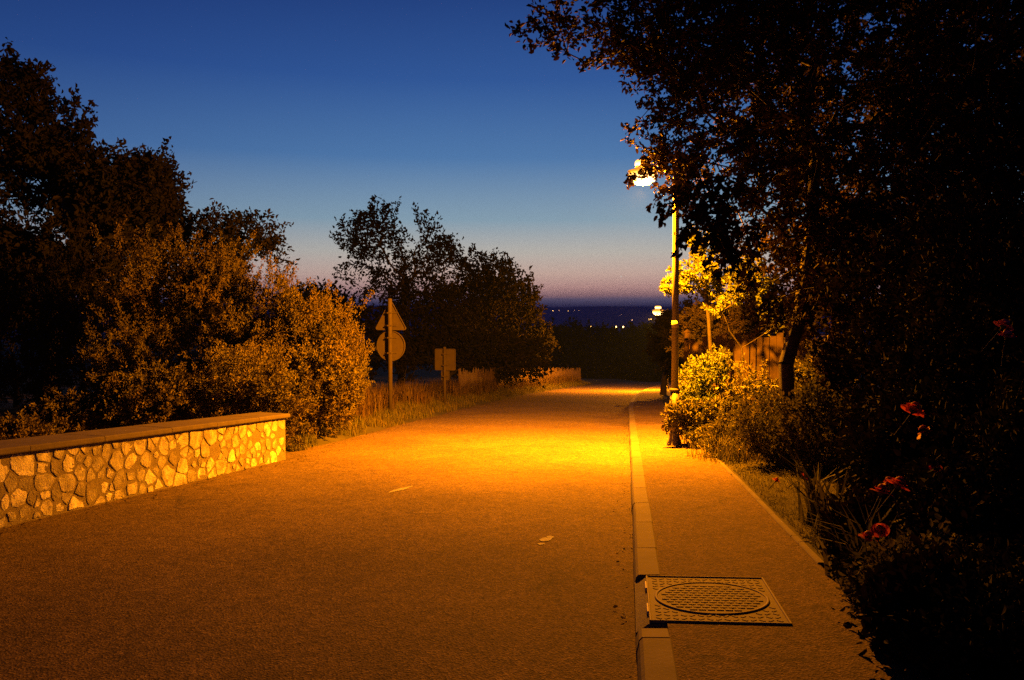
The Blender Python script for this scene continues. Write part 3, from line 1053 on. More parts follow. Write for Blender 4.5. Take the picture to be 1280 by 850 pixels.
def sign_plate(root, poly, z, name, rx=0.0):
    """thin plate with a folded rim, its back to the camera"""
    c = np.mean(poly, axis=0)
    mb = MB()
    mb.prism_xz([(x, zz + z) for x, zz in poly], .070, .076)
    n = len(poly)
    inner = [((x - c[0]) * .955 + c[0], (zz - c[1]) * .955 + c[1]) for x, zz in poly]
    P = []
    for pl, yy in ((poly, .069), (poly, .045), (inner, .045), (inner, .0695)):
        P += [(x, yy, zz + z) for x, zz in pl]
    F = [(r_ * n + i, r_ * n + (i + 1) % n, (r_ + 1) * n + (i + 1) % n, (r_ + 1) * n + i) for r_ in range(3) for i in range(n)]
    mb.add(P, F)
    pl = mb.build(name, M['galv'], root)
    for sc_, mk, yy in ((.99, 'signred', .077), (.80, 'signface', .079)):
        f = MB()
        f.prism_xz([((x - c[0]) * sc_ + c[0], (zz - c[1]) * sc_ + c[1] + z) for x, zz in poly], yy, yy + .0012)
        f.build('face_border' if mk == 'signred' else 'face', M[mk], pl)
    return pl


def bracket(root, zs, w):
    for z in zs:
        mb = MB()
        mb.box((0, .058, z), (w, .018, .035), bev=.003)
        mb.box((0, -.058, z), (.12, .012, .035), bev=.003)
        mb.box((.06, 0, z), (.008, .12, .033)); mb.box((-.06, 0, z), (.008, .12, .033))
        mb.build('bracket', M['galv'], root)


d1 = 21.0
p = at(488, 515, d1)
z1 = float(ground_z(p[0], p[1]))
H1 = at(488, 373, d1)[2] - z1
s1 = empty('road_sign', (p[0], p[1], z1), 'tall pole with a triangular plate above a round plate, seen from behind', 'road sign', rz=YAW * .6 - .2)
mb = MB(); mb.lathe([(.057, -.3), (.057, H1 - .03), (.05, H1 - .005), (.0, H1)], n=18); mb.build('pole', M['galv'], s1, True)
rr = .40
zt = H1 - .86 + .03
side = .92
tri = rounded_poly([(-side / 2, 0), (side / 2, 0), (0, side * .87)], .05)
sign_plate(s1, tri, zt, 'triangular_plate')
disc = [(rr * math.cos(a), rr * math.sin(a)) for a in np.linspace(0, 2 * math.pi, 40, endpoint=False)]
sign_plate(s1, disc, zt - rr - .015, 'round_plate')
bracket(s1, (zt + .12, zt + .45, zt - .2, zt - .6), .34)

d2 = 27.0
p = at(556, 505, d2)
z2 = float(ground_z(p[0], p[1]))
s2 = empty('road_sign', (p[0], p[1], z2), 'short pole with a square plate and a small plate under it, seen from behind', 'road sign', rz=YAW * .6 - .2)
zt2 = at(556, 435, d2)[2] - z2
mb = MB(); mb.lathe([(.045, -.3), (.045, zt2 + .04), (.0, zt2 + .045)], n=16); mb.build('pole', M['galv'], s2, True)
sq = rounded_poly([(-.365, -.365), (.365, -.365), (.365, .365), (-.365, .365)], .05)
sign_plate(s2, sq, zt2 - .39, 'square_plate')
sm_ = rounded_poly([(-.145, -.16), (.145, -.16), (.145, .16), (-.145, .16)], .03)
sign_plate(s2, sm_, zt2 - .39 - .365 - .17, 'small_plate')
bracket(s2, (zt2 - .2, zt2 - .58, zt2 - .95), .26)

# ------------------------------------------------------------------ roadside fence on the left
def fence_run(name, pts, h, board, gapw, mat, label, cat, lean=.02, rails=(.25, .8), z_off=0.0, vary=(.94, 1.03)):
    pts = [np.array(q[:2], float) for q in pts]
    b0 = np.array([*pts[0], float(ground_z(*pts[0]))])
    root = empty(name, b0, label, cat)
    brd = MB()
    posts = []
    acc = 0
    for a, b in zip(pts[:-1], pts[1:]):
        L = np.linalg.norm(b - a); d = (b - a) / L; rz_ = math.atan2(d[1], d[0])
        s = 0
        while s < L:
            q = a + d * s
            hh = h * random.uniform(*vary)
            zq = float(ground_z(*q)) - b0[2] + z_off
            brd.box((q[0] - b0[0], q[1] - b0[1], zq + hh / 2 + .03), (board * random.uniform(.85, 1.1), .018, hh), rz_ + random.uniform(-.05, .05), .003)
            s += board + gapw
        m_ = (a + b) / 2
        nrm = np.array([-d[1], d[0]])
        for k in rails:
            za = float(ground_z(*a)) - b0[2] + z_off + h * k; zb = float(ground_z(*b)) - b0[2] + z_off + h * k
            A_ = a + nrm * .032 - b0[:2]; B_ = b + nrm * .032 - b0[:2]
            rl = MB(); rl.tube([(A_[0], A_[1], za), (B_[0], B_[1], zb)], .028, 6); rl.build('rail', mat, root)
        posts.append(a)
    posts.append(pts[-1])
    brd.build('boards', mat, root)
    for q in posts:
        pm = MB()
        zq = float(ground_z(*q)) - b0[2] + z_off
        pm.box((q[0] - b0[0] + .0, q[1] - b0[1] + .09, zq + h * .5), (.09, .09, h * 1.08), 0, .008)
        pm.build('post', mat, root)
    return root


fp = [(-6.75 + float(shift(yy)), yy) for yy in np.linspace(31.5, 66, 12)]
fence_run('roadside_fence', fp, 1.0, .08, .055, M['wood'], 'low weathered wooden fence along the left verge past the signs', 'fence', vary=(.8, 1.1))

# ------------------------------------------------------------------ right garden: gate, pillar, edging
ga = at(858, 470, 17.6)[:2]; gb = at(1012, 470, 16.6)[:2]
gm = [ga + (gb - ga) * t for t in (0, .5, 1)]
gr = fence_run('garden_gate', gm, 1.95, .13, .006, M['redwood'], 'tall boarded wooden garden gate behind the lit shrubs', 'gate', rails=(.12, .9))
zb0 = float(ground_z(*ga))
mb = MB()
e0, e1 = ga + (gb - ga) * .18, ga + (gb - ga) * .82
nn = np.array([(gb - ga)[1], -(gb - ga)[0]]); nn = nn / np.linalg.norm(nn)
zr0 = at(908, 487, 17.2)[2]; zr1 = at(970, 482, 16.8)[2]
mb.tube([(e0[0] - ga[0] + nn[0] * .05, e0[1] - ga[1] + nn[1] * .05, zr0 - zb0), (e1[0] - ga[0] + nn[0] * .05, e1[1] - ga[1] + nn[1] * .05, zr1 - zb0)], .026, 8)
mb.build('cross_rail', M['rail'], gr)

p = at(853, 540, 17.0)
zb = float(ground_z(p[0], p[1])); zt = at(853, 471, 17.0)[2]
pl = empty('gate_pillar', (p[0], p[1], zb), 'short rendered gate pillar directly behind the street lamp pole', 'pillar')
mb = MB(); mb.box((0, 0, (zt - zb) / 2 - .05), (.22, .24, zt - zb), 0, .012); mb.build('shaft', M['mortar'], pl)
mb = MB(); mb.box((0, 0, zt - zb - .022), (.27, .29, .05), 0, .012); mb.build('capstone', M['kerb'], pl)

p = at(858, 540, 18.6); zb = float(ground_z(p[0], p[1])); zt = at(858, 416, 18.6)[2]
mb = MB(); mb.box((0, 0, (zt - zb) / 2), (.12, .12, zt - zb), .2, .012); mb.lathe([(.075, zt - zb), (.085, zt - zb + .02), (.0, zt - zb + .09)], n=4)
o = mb.build('wooden_post', M['redwood']); o.location = (p[0], p[1], zb)
tag(o, 'tall square brown wooden post rising above the gate pillar', 'post')

# edging stones between pavement and lawn
ed = MB()
y = 5.6
while y < 12.4:
    l = random.uniform(.75, 1.0)
    x0 = 1.285 + random.uniform(-.008, .008)
    P = []
    for yy in (y + .004, y + l - .004):
        for q, zz in ((0, -.1), (0, .138), (.008, .147), (.047, .147), (.055, .138), (.055, -.1)):
            P.append((x0 + q, yy, float(gz(yy)) + zz))
    ed.add(P, [tuple(range(6)), tuple(range(11, 5, -1))] + [(i, i + 6, (i + 1) % 6 + 6, (i + 1) % 6) for i in range(6)])
    y += l
tag(ed.build('lawn_edging', M['kerb']), 'thin pale edging stones between the pavement and the lawn patch', 'edging')

# ------------------------------------------------------------------ manhole
def manhole():
    ca, cb, cc = PLATE
    cx = (ca[0] + cb[0]) / 2; cy = (ca[1] + cc[1]) / 2
    w = float(cb[0] - ca[0]); l = float(cc[1] - ca[1])
    root = empty('manhole_cover', (cx, cy, float(gz(cy)) + .110 + .03 * (cx - .22)), 'square iron manhole frame with a round patterned lid in the pavement', 'manhole cover')
    root.rotation_euler = (-math.atan(SLOPE), -.03, 0)
    # concrete surround, splayed towards the road where the kerb is broken
    hw, hl = w / 2, l / 2
    mb = MB()
    xl = .055 - cx
    P = [(-hw - .005, -hl - .012, -.014), (hw - .01, -hl - .012, -.014), (hw - .01, hl + .012, -.014), (-hw - .005, hl + .012, -.014),
         (xl, -hl - .10, -.26), (hw - .01, -hl - .012, -.26), (hw - .01, hl + .012, -.26), (xl, hl + .04, -.26),
         (xl, -hl - .02, -.06), (xl, hl + .03, -.05)]
    F = [(0, 1, 2, 3), (4, 7, 6, 5), (0, 4, 5, 1), (1, 5, 6, 2), (2, 6, 7, 3), (3, 9, 8, 0), (8, 9, 7, 4), (0, 8, 4), (3, 7, 9)]
    mb.add(P, F)
    mb.build('surround', M['conc'], root)
    fr = MB()
    t = .012
    fr.box((0, 0, -.012), (w - .02, l - .02, .014))
    for sx in (-1, 1):
        e_ = MB(); e_.box((sx * (hw - t / 2), 0, -.012), (t, l, .03), 0, .003); e_.build('frame_edge', M['worn'], root)
        e_ = MB(); e_.box((0, sx * (hl - t / 2), -.012), (w - 2 * t, t, .03), 0, .003); e_.build('frame_edge', M['worn'], root)
    # small raised ribs in the corners
    rad = min(hw, hl) - .05
    n = 15
    pitch = (w - .06) / n; pitchy = (l - .06) / n
    for i in range(n):
        for j in range(n):
            x = -hw + .03 + pitch * (i + .5); y = -hl + .03 + pitchy * (j + .5)
            if math.hypot(x, y) > rad + .028 :
                fr.box((x, y, -.0045), (pitch * .7, pitch * .3, .005), (math.pi / 4) * (1 if (i + j) % 2 else -1))
    fr.build('frame', M['iron'], root)
    for yy in (-.2, .18):
        fp_ = MB(); fp_.box((-hw - .004, yy * l / .75, -.002), (.012, .16, .02), 0, .003)
        fp_.build('hinge_bar', M['rail'], root)
    ld = MB()
    rg = MB(); rg.lathe([(rad - .008, -.006), (rad - .008, .002), (rad, .004), (rad + .008, .002), (rad + .008, -.006)], n=64, cap=False)
    ld.lathe([(.0005, -.0015), (rad - .008, -.0015)], n=64, cap=False)
    pitch = .048
    k = int(rad / pitch) + 1
    for i in range(-k, k + 1):
        for j in range(-k, k + 1):
            x, y = i * pitch + (.5 * pitch if j % 2 else 0), j * pitch
            if math.hypot(x, y) < rad - .04:
                ld.box((x, y, .0005), (pitch * .84, pitch * .72, .005), 0, .002)
    lid = ld.build('lid', M['iron'], root)
    rg.build('lid_rim', M['worn'], lid, True)


manhole()

# ------------------------------------------------------------------ the overhanging tree on the right and its garden
b = gpt(985, 10.4)
tb = [  # px, py, depth, rx, ry, rz  (metres)
    (1010, 110, 12.0, 2.1, 2.0, 1.5), (1150, 130, 11.0, 2.2, 2.2, 1.8), (920, 60, 11.5, 1.4, 1.5, .9), (1240, 60, 11.0, 2.2, 2.0, 1.8),
    (950, 220, 10.2, 1.0, 1.2, .85), (1060, 270, 12.0, 1.7, 1.6, 1.4), (1190, 300, 10.5, 1.7, 1.6, 1.5), (850, 40, 11.0, 1.1, 1.0, .55),
    (1000, 340, 10.4, .85, 1.0, .75), (1270, 260, 9.5, 1.5, 1.5, 1.6), (1100, 390, 11.0, 1.0, 1.0, .8), (1020, -30, 11.5, 2.4, 2.0, 1.0),
    (905, 215, 8.6, .42, .5, .42), (890, 130, 10.2, .65, .8, .5)]
bl = [blob(q[0], q[1], q[2], q[3], q[4], q[5]) for q in tb]
ex = []
g_ = np.random.default_rng(5)
# drooping sprays reaching over the road
for (x0, y0, x1, y1, d0, d1_, n_, j) in ((860, 60, 655, 22, 11.0, 9.6, 22, 11), (840, 70, 700, 62, 11.0, 10.0, 12, 12), (850, 100, 770, 75, 11.2, 10.4, 16, 14), (800, 5, 690, -8, 10.5, 10, 10, 12),
                                   (880, 150, 850, 135, 11.8, 11.4, 8, 12), (890, 185, 800, 176, 12.4, 12.6, 16, 10), (870, 205, 822, 196, 12.6, 12.6, 7, 6), (865, 240, 840, 258, 9.6, 9.4, 7, 8), (832, 185, 812, 196, 12.9, 12.9, 6, 7), (885, 222, 828, 205, 12.8, 12.9, 16, 9), (868, 240, 832, 228, 12.8, 12.9, 8, 8), (832, 202, 797, 214, 12.5, 12.5, 7, 6),
                                   (900, 270, 866, 278, 7.6, 7.4, 12, 12), (930, 305, 895, 305, 7.8, 7.4, 14, 13)):
    for q in np.linspace(0, 1, n_):
        ex.append(at(x0 + (x1 - x0) * q + g_.normal() * j, y0 + (y1 - y0) * q + g_.normal() * j, d0 + (d1_ - d0) * q + g_.normal() * .2))
trk = [b, at(985, 510, 10.4), at(983, 455, 10.4), at(1000, 395, 10.5), at(1015, 300, 10.8), at(1020, 180, 11.2)]
trk[0] = b
plant('overhanging_tree', b, bl, 'large dark tree hanging its branches over the pavement and lamp', 'tree', None, M['lf_oak'], 2700, 36, .078, tw=.26, r_trunk=.10,
      trunk=trk, seed=31, shell=.35, gap_scale=1.9, gap=-.45, extra=ex, r_tip=.006, droop=.2, step=.4, width=.55, twigs=True, expo=.42)

RT = 'dark trees behind the garden on the right'
b = gpt(1120, 21)
plant('garden_tree', b, [blob(1080, 160, 21, 3.0, 2, 3.0), blob(1190, 200, 21, 3.4, 2, 3.4), blob(1040, 330, 21, 2.2, 2, 2.0), blob(1140, 380, 21, 3.2, 2, 2.5), blob(1270, 300, 20, 3, 2, 4), blob(1190, 60, 21, 3, 2, 2.5)],
      'black tree filling the gaps behind the overhanging tree', 'tree', RT, M['lf_dark'], 900, 34, .17, tw=.6, r_trunk=.25, seed=33, gap=-.9, gap_scale=.9, r_tip=.012)

# yellow lit small tree just beyond the lamp
b = gpt(888, 16.2)
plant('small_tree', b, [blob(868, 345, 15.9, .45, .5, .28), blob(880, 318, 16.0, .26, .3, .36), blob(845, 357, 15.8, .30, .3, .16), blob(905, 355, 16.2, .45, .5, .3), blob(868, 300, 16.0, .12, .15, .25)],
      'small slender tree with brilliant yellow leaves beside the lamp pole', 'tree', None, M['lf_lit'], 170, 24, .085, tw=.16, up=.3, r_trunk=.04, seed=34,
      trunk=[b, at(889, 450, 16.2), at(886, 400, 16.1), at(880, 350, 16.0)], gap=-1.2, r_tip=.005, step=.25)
b = gpt(885, 22)
plant('garden_bush', b, [blob(878, 405, 22, .75, .7, .55), blob(915, 400, 21.5, .7, .7, .6), blob(945, 395, 21, .8, .7, .7), blob(870, 430, 22, .7, .6, .5), blob(985, 420, 20.5, .9, .7, .8)],
      'rounded brown clipped bush above the gate, behind the lamp pole', 'bush', None, M['lf_shrub'], 420, 34, .075, tw=.2, r_trunk=.07, seed=35, gap=-1.5, r_tip=.006, parts=('stem', 'foliage'))
b = gpt(930, 15.4)
plant('garden_bush', b, [blob(915, 385, 15.4, .4, .4, .25), blob(935, 350, 15.2, .35, .4, .4), blob(905, 415, 15.4, .2, .25, .15), blob(950, 400, 15, .4, .4, .3)],
      'loose bush with scattered yellow leaves under the overhanging branches', 'bush', None, M['lf_lit'], 110, 20, .075, tw=.2, up=.2, r_trunk=.014, seed=36, gap=-.4, gap_scale=2.5, r_tip=.005, parts=('stem', 'foliage'))
GB = 'flowering shrubs along the garden edge'
b = gpt(882, 15.0)
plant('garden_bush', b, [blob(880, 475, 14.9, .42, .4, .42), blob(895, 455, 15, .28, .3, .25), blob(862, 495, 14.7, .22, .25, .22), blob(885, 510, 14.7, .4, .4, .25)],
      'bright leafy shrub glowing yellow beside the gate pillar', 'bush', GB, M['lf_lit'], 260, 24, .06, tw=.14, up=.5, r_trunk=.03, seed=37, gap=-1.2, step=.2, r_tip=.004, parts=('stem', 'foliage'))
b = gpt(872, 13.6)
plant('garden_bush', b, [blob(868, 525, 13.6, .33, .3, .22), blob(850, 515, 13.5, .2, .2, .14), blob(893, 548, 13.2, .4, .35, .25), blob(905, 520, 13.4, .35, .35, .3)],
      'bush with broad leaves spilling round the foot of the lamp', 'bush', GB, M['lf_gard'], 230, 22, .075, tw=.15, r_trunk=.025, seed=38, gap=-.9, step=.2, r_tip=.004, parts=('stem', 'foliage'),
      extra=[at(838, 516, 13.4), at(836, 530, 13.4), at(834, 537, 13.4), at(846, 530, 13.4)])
specs = [
    (940, 14.6, [(935, 480, .4, .4), (955, 500, .4, .35), (915, 500, .35, .3)], 'yellow flecked shrub hiding the left half of the gate', 'lf_gard', .055, 110, .6),
    (925, 11.9, [(925, 548, .38, .3), (900, 560, .22, .16)], 'wispy shrub spilling onto the pavement past the lawn patch', 'lf_gard', .05, 190, .9),
    (960, 10.6, [(965, 535, .42, .4), (985, 555, .4, .28)], 'upright shrub with small lit leaves before the gate', 'lf_gard', .055, 240, 1.2),
    (1012, 9.9, [(1015, 530, .45, .45), (1030, 558, .45, .25)], 'shrub with scattered glints right of the tree trunk', 'lf_gard', .06, 240, .8),
    (1065, 10.3, [(1060, 505, .5, .6), (1075, 560, .5, .4), (1050, 450, .3, .35)], 'tall rose shrub with coppery leaves right of the gate', 'lf_oak', .07, 320, .3),
    (1000, 12.8, [(1030, 480, .5, .45), (1045, 455, .4, .4)], 'loose leafy shrub crossing the right end of the gate', 'lf_gard', .07, 220, .3)]
for i, (px, d, bs_, lab, lm, lf, nt_, up) in enumerate(specs):
    b = gpt(px, d)
    plant('garden_bush', b, [blob(q[0], q[1], d, q[2], q[2], q[3]) for q in bs_], lab, 'bush', GB, M[lm], nt_, 20, lf, tw=.18, up=up, r_trunk=.022, seed=45 + i,
          gap=-.7, gap_scale=2, step=.2, r_tip=.004, parts=('stem', 'foliage'))

# near dark hedge on the right
HG = 'dark bushes crowding the right of the pavement'
hs = [
    (1190, 8.2, [(1180, 380, 1.0, .9), (1140, 470, .8, .7), (1220, 520, 1.0, .8), (1130, 560, .5, .5)], 'dark hedge bush behind the upper red roses', 520, .07),
    (1330, 6.6, [(1250, 420, .75, .9), (1310, 300, .9, 1.0), (1290, 600, .8, .8), (1340, 480, .9, 1.0)], 'tall black hedge bush at the right picture edge', 620, .065),
    (1330, 5.0, [(1250, 640, .55, .5), (1300, 740, .5, .4), (1370, 560, .6, .7), (1210, 720, .35, .3)], 'near black bush filling the lower right corner', 520, .055),
    (1180, 6.2, [(1150, 610, .45, .35), (1170, 560, .4, .4), (1200, 660, .5, .35)], 'dark rose bush holding the red blooms', 420, .06)]
for i, (px, d, bs_, lab, nt_, lf) in enumerate(hs):
    b = gpt(px, d)
    plant('hedge_bush', b, [blob(q[0], q[1], d, q[2], q[2], q[3]) for q in bs_], lab, 'bush', HG, M['lf_dark'], nt_, 34, lf, tw=.2, up=.2, r_trunk=.03, seed=70 + i,
          gap=-1.1, step=.25, r_tip=.004, parts=('stem', 'foliage'), spread=.6)
CG = 'low cover plants spilling over the pavement edge'
cs = [(1022, 682, .15, 110, 'leafy cover plant beside the end of the edging stones'),
      (1050, 708, .22, 160, 'leafy cover plant left of the lower red roses'), (1078, 742, .26, 190, 'leafy cover plant level with the far edge of the manhole'),
      (1098, 785, .24, 190, 'leafy cover plant just right of the manhole'), (1132, 825, .24, 190, 'leafy cover plant near the lower right corner'), (1185, 868, .24, 180, 'nearest leafy cover plant at the bottom of the picture'),
      (1120, 690, .32, 190, 'taller leafy cover plant under the lower red roses'), (1165, 745, .32, 190, 'taller leafy cover plant behind the row of low ones'), (1230, 810, .32, 190, 'taller leafy cover plant in the dark lower right corner')]
for i, (px, by, r_, nt_, lab) in enumerate(cs):
    b = gp(px + 18, by, .13)
    c = np.array([b[0] + .10, b[1] + .05, float(ground_z(b[0], b[1])) + r_ * .62])
    b[2] = float(ground_z(b[0] + .1, b[1]))
    b[0] += .10
    plant('cover_plant', b, [(c, (r_, r_, r_ * .75)), (c + np.array([.12, .1, .06]), (r_ * .8, r_ * .8, r_ * .7))], lab, 'plant', CG, M[('lf_gard', 'lf_oak', 'lf_tree')[i % 3]], nt_, 24, (.042, .055, .034)[i % 3], tw=.13, up=(.3, .7, .1)[i % 3], r_trunk=.008, seed=80 + i,
          gap=-.3, gap_scale=6, step=.1, r_tip=.002, parts=('stem', 'foliage'), spread=.7)

# dark hedge and trunk beyond the lamp on the right
b = at(829, 493, 38); b = np.array([b[0], b[1], float(ground_z(b[0], b[1]))])
plant('roadside_tree', b, [blob(838, 420, 38, .9, .9, .9), blob(826, 440, 38, .5, .5, .5), blob(850, 445, 38, .9, .9, 1.0), blob(835, 402, 38, .5, .5, .4)],
      'small dark tree with a short trunk past the lamp pole', 'tree', None, M['lf_tree'], 330, 26, .14, tw=.35, r_trunk=.14, seed=90, gap=-1., gap_scale=1.3, r_tip=.01,
      trunk=[b, b + np.array([.05, 0, .7]), b + np.array([.2, 0, 1.6])])
b = gpt(868, 30)
plant('roadside_tree', b, [blob(870, 420, 30, 1.1, 1, 1.2), blob(900, 430, 30, 1.3, 1, 1.4), blob(950, 420, 29, 1.6, 1, 1.6)],
      'dark bushy tree behind the brown clipped bush', 'tree', None, M['lf_tree'], 420, 30, .14, tw=.4, r_trunk=.12, seed=91, gap=-1.2, gap_scale=1.3, r_tip=.01)

# ------------------------------------------------------------------ blades: verge grass, lawn, sword leaves
def blades(n, fx, h, w, seed, lean=.35):
    g = np.random.default_rng(seed)
    P = fx(g, n)
    n = len(P)
    a = g.uniform(0, 2 * np.pi, n)
    hh = h * g.uniform(.5, 1.25, n)
    dirs = np.stack([np.cos(a), np.sin(a), np.zeros(n)], 1)
    side = np.stack([-np.sin(a), np.cos(a), np.zeros(n)], 1) * (w * g.uniform(.7, 1.3, n))[:, None] / 2
    le = (lean * g.uniform(.2, 1.4, n))[:, None]
    m = P + dirs * le * hh[:, None] * .3 + np.array([0, 0, 1]) * hh[:, None] * .58
    t = P + dirs * le * hh[:, None] * .95 + np.array([0, 0, 1]) * hh[:, None] * (1 - .25 * le)
    V = np.stack([P - side, P + side, m + side * .75, m - side * .75, t + side * .08, t - side * .08], 1).reshape(-1, 3)
    i = (np.arange(n) * 6)[:, None]
    F = np.concatenate([i + np.array([[0, 1, 2, 3]]), i + np.array([[3, 2, 4, 5]])])
    return V, F


def on_ground(x, y):
    return np.stack([x, y, ground_z(x, y) - .01], 1)


def verge(g, n):
    y = 12.7 + 52 * g.uniform(0, 1, n) ** 1.7
    u = -5.5 - 1.3 * g.uniform(0, 1, n) ** .8 + .12 * np.sin(y * 2.1) + .06 * np.sin(y * 7)
    return on_ground(u + shift(y), y)


def verge_tall(g, n):
    y = 17.5 + 46 * g.uniform(0, 1, n) ** 1.3
    u = -6.15 - 2.0 * g.uniform(0, 1, n)
    p = on_ground(u + shift(y), y)
    return p[snoise(p, 1.4, 8) > -.5]


V, F = blades(26000, verge, .17, .012, 1)
tag(np_mesh('verge_grass', V, F, M['grass']), 'short lit grass of the left road verge', 'grass', kind='stuff')
V, F = blades(15000, verge_tall, .62, .018, 2, .5)
tag(np_mesh('tall_grass', V, F, M['drygrass']), 'tall rusty dry grass around the signs and fence', 'grass', kind='stuff')


def lawn(g, n):
    y = g.uniform(5.2, 12.2, n); x = g.uniform(1.36, 3.2, n)
    return on_ground(x, y)


V, F = blades(16000, lawn, .05, .007, 3, .8)
tag(np_mesh('lawn_grass', V, F, M['lawn']), 'small patch of lawn inside the edging stones', 'grass', kind='stuff')


def wild(g, n):
    y = g.uniform(11.2, 14.4, n); x = 1.15 + np.abs(g.normal(size=n)) * .9
    return on_ground(x + .25 * np.sin(y * 3), y)


V, F = blades(2400, wild, .38, .012, 4, .7)
tag(np_mesh('wild_grass', V, F, M['grass']), 'tangled grass and stems between the garden shrubs', 'grass', kind='stuff')


def sword_clump(px, d, n, h, seed, label):
    b = gpt(px, d)
    g = np.random.default_rng(seed)
    def fx(g, n):
        r = np.abs(g.normal(size=n)) * .09; a = g.uniform(0, 6.28, n)
        return np.stack([r * np.cos(a), r * np.sin(a), np.zeros(n) - .02], 1)
    V, F = blades(n, fx, h, .03, seed, .75)
    root = empty('iris_plant', b, label, 'plant', 'sword leaved plants along the garden edge')
    np_mesh('leaf_clump', V, F, M['lf_gard'], root)


sword_clump(1022, 6.7, 60, .55, 1, 'dark sword leaved iris clump beside the lawn edging')
sword_clump(1045, 6.1, 50, .5, 2, 'drooping iris clump behind the first leafy cover plant')
sword_clump(1085, 5.0, 60, .5, 5, 'iris clump level with the manhole')
sword_clump(1140, 4.3, 50, .42, 6, 'nearest iris clump among the dark cover plants')
sword_clump(955, 12.0, 70, .8, 3, 'tall iris clump in front of the gate')
sword_clump(1000, 11.3, 50, .6, 4, 'iris clump at the far corner of the lawn patch')

def litter(n, seed):
    g = np.random.default_rng(seed)
    n1 = n // 3
    yk = g.uniform(1.5, 26, n1); xk = .055 - np.abs(g.normal(size=n1)) * .09 + shift(yk); zk = gz(yk) + .018
    yw = g.uniform(3, 13, n1)
    xw = WALL_B[0] + (yw - WALL_B[1]) * WDIR[0] / WDIR[1] + .03 + np.abs(g.normal(size=n1)) * .13; zw = gz(yw) + .012
    yv = g.uniform(12.8, 30, n1); xv = -5.42 + np.abs(g.normal(size=n1)) * .22 + shift(yv); zv = gz(yv) + .012
    P = np.stack([np.concatenate([xk, xw, xv]), np.concatenate([yk, yw, yv]), np.concatenate([zk, zw, zv])], 1)
    T = g.normal(size=P.shape); T[:, 2] = np.abs(T[:, 2]) * .15
    return leaf_geo(P, T, .028, .6, 2.5, g=g)


V, F = litter(420, 9)
tag(np_mesh('leaf_litter', V, F, M['drygrass']), 'dry leaves and grit gathered along the kerb and the wall foot', 'leaves', kind='stuff')

# ------------------------------------------------------------------ roses
def bloom_mesh(r, seed, mat):
    g = random.Random(seed)
    mb = MB()
    for ring, (n, rr_, op, hh) in enumerate(((4, .42, .12, .85), (5, .6, .6, .7), (6, .85, 1.0, .5), (6, 1.0, 1.35, .3))):
        for k in range(n):
            a = 2 * math.pi * (k + .5 * ring) / n + g.uniform(-.15, .15)
            W_ = 1.15 * rr_ * r
            P = []
            for i in range(4):
                f = i / 3
                for j in range(4):
                    s = (j / 3 - .5) * 2
                    wd = W_ * (.35 + .65 * math.sin(min(1, f * 1.15) * math.pi * .55)) * (1 - .35 * f ** 3)
                    rad = rr_ * r * (.15 + op * .72 * f ** 1.2) - .12 * r * s * s
                    z = hh * r * (f ** .8) - .1 * r * (op * f) ** 3 + g.uniform(-.02, .02) * r
                    P.append((rad * math.cos(a) - s * wd * .62 * math.sin(a), rad * math.sin(a) + s * wd * .62 * math.cos(a), z))
            F = [(i * 4 + j, i * 4 + j + 1, (i + 1) * 4 + j + 1, (i + 1) * 4 + j) for i in range(3) for j in range(3)]
            mb.add(P, F)
    return mb


def rose(px, py, d, r, seed, label, mk='rose', grp='red roses on the dark bushes'):
    p = at(px, py, d * .92)
    r *= 1.25
    root = empty('rose', p, label, 'rose', grp)
    root.rotation_euler = (R(random.uniform(10, 45)), R(random.uniform(-25, 25)), random.uniform(0, 6))
    bloom_mesh(r, seed, None).build('bloom', M[mk], root, True)
    bd = MB(); bd.lathe([(.30 * r, .12 * r), (.46 * r, .35 * r), (.44 * r, .6 * r), (.28 * r, .82 * r), (.05 * r, .88 * r)], n=10); bd.build('bud', M[mk], root, True)
    st = MB(); st.tube([(0, 0, .0), (.01, .01, -.08), (.03, .02, -.2)], .004, 6); st.build('stem', M['bark'], root)
    cx = MB(); cx.lathe([(.004, -.02), (.35 * r, -.002), (.2 * r, .01)], n=8); cx.build('calyx', M['lf_gard'], root)


for i, (px, py, d, r, lab, mk) in enumerate((
        (1101, 616, 5.1, .048, 'left bloom of the close pair of bright red roses', 'rose'), (1122, 607, 5.15, .052, 'right bloom of the close pair of bright red roses', 'rose'),
        (1112, 604, 5.3, .036, 'small rose tucked behind the close pair of red blooms', 'rose'), (1084, 673, 4.9, .04, 'lower rose hanging over the cover plants, left one', 'rose'),
        (1100, 663, 5.0, .038, 'lower rose hanging over the cover plants, right one', 'rose'), (1141, 514, 5.6, .06, 'large dim rose high on the dark bush', 'rose'),
        (1158, 541, 5.6, .05, 'dim rose just below the large high rose', 'rose'), (1168, 585, 5.8, .035, 'small dim rose right of the bright pair', 'rose'),
        (1254, 408, 5.4, .045, 'dusky pink rose at the right picture edge', 'pinkrose'), (1258, 420, 5.4, .04, 'dusky pink rose under the other pink one', 'pinkrose'),
        (970, 601, 9.4, .035, 'tiny red flower at the far side of the lawn patch', 'rose'), (1005, 596, 9.2, .04, 'small orange red flower behind the lawn patch', 'rose'))):
    rose(px, py, d, r, 300 + i, lab, mk)

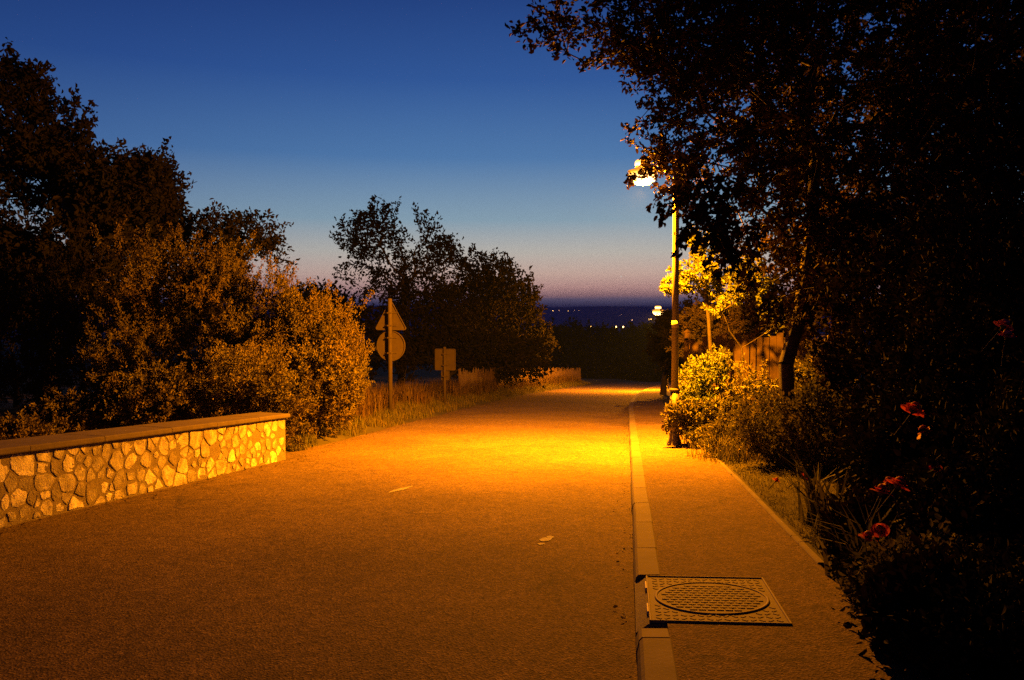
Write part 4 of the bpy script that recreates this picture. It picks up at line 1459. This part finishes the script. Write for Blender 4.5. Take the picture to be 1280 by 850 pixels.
# ------------------------------------------------------------------ air
mb = MB()
mb.box((0, 6300, -60), (23000, 17000, 320))
hz = mb.build('haze', None)
m = bpy.data.materials.new('dusk_air'); m.use_nodes = True
nt = m.node_tree
nt.nodes.remove(nt.nodes['Principled BSDF'])
pv = N(nt, 'ShaderNodeVolumePrincipled')
pv.inputs['Color'].default_value = (.14, .24, 1, 1)
pv.inputs['Density'].default_value = 1.9e-4
nt.links.new(pv.outputs[0], nt.nodes['Material Output'].inputs['Volume'])
hz.data.materials.append(m)
tag(hz, 'thin blue evening haze over the valley', 'haze', kind='stuff')

# ------------------------------------------------------------------ dusk sky
w = bpy.data.worlds.new('World'); scene.world = w; w.use_nodes = True
nt = w.node_tree
bg = nt.nodes['Background']
tc = N(nt, 'ShaderNodeTexCoord').outputs['Generated']
nv = N(nt, 'ShaderNodeVectorMath', operation='NORMALIZE'); nt.links.new(tc, nv.inputs[0])
sep = N(nt, 'ShaderNodeSeparateXYZ'); nt.links.new(nv.outputs[0], sep.inputs[0])
el = mth(nt, 'ARCSINE', sep.outputs['Z'])
mp = N(nt, 'ShaderNodeMapping'); mp.inputs['Scale'].default_value = (2.5, 2.5, 40)
nt.links.new(nv.outputs[0], mp.inputs['Vector'])
cn = noise(nt, 2.2, 4, .55, mp.outputs[0])
wob = mth(nt, 'MULTIPLY', mth(nt, 'SUBTRACT', cn.outputs['Fac'], .5), .012)
low_ = mth(nt, 'SUBTRACT', 1.0, mth(nt, 'MINIMUM', mth(nt, 'DIVIDE', mth(nt, 'ABSOLUTE', el), .06), 1.0))
el2 = mth(nt, 'ADD', el, mth(nt, 'MULTIPLY', wob, low_))
fac = mth(nt, 'DIVIDE', el2, R(45))
S = [(0.0, (104, 100, 140)), (.5, (122, 114, 148)), (.85, (132, 120, 148)), (1.15, (186, 142, 146)), (1.7, (218, 170, 162)), (2.7, (222, 190, 175)), (4.2, (198, 193, 184)),
     (6.5, (140, 168, 186)), (10.8, (82, 125, 176)), (16, (51, 91, 156)), (21.5, (36, 68, 131)), (30, (13, 24, 56)), (44, (5, 9, 22))]
rp = ramp(nt, fac, [(a / 45, lin(*c)) for a, c in S])
sd = unit(np.array([[*(at(770, 390, 1) - CAM)[:2], 0.0]]))[0]
dt = N(nt, 'ShaderNodeVectorMath', operation='DOT_PRODUCT'); nt.links.new(nv.outputs[0], dt.inputs[0]); dt.inputs[1].default_value = sd
az = ramp(nt, dt.outputs['Value'], [(0.0, (.16, .19, .30)), (.55, (.36, .38, .47)), (.80, (.68, .70, .80)), (.95, (.96, .97, .98)), (1, (1.03, 1.01, 1))]).outputs[0]
skyc = mixc(nt, rp.outputs[0], az, 1.0, 'MULTIPLY')
ni = N(nt, 'ShaderNodeTexSky', sky_type='NISHITA')
ni.sun_disc = False
ni.sun_elevation = R(-3.5)
ni.sun_rotation = math.atan2(sd[0], sd[1])
ad = mixc(nt, skyc, ni.outputs[0], .004, 'ADD')
nt.links.new(ad, bg.inputs['Color'])
bg.inputs['Strength'].default_value = 1.0

# ------------------------------------------------------------------ camera and render settings
cam = bpy.data.cameras.new('Camera'); co = bpy.data.objects.new('Camera', cam); col.objects.link(co)
cam.sensor_width = 36; cam.lens = 36 * 1000 / 1280
cam.clip_start = .05; cam.clip_end = 60000
mat = Matrix(((RGT[0], UPV[0], -FWD[0], CAM[0]), (RGT[1], UPV[1], -FWD[1], CAM[1]), (RGT[2], UPV[2], -FWD[2], CAM[2]), (0, 0, 0, 1)))
co.matrix_world = mat
scene.camera = co
vs = scene.view_settings
vs.view_transform = 'Standard'; vs.look = 'None'; vs.exposure = 0; vs.gamma = 1; vs.use_curve_mapping = False
cy = scene.cycles
cy.max_bounces = 5; cy.diffuse_bounces = 2; cy.glossy_bounces = 2; cy.transmission_bounces = 3; cy.volume_bounces = 2
cy.sample_clamp_indirect = 1.5
cy.use_denoising = False
cy.use_adaptive_sampling = False
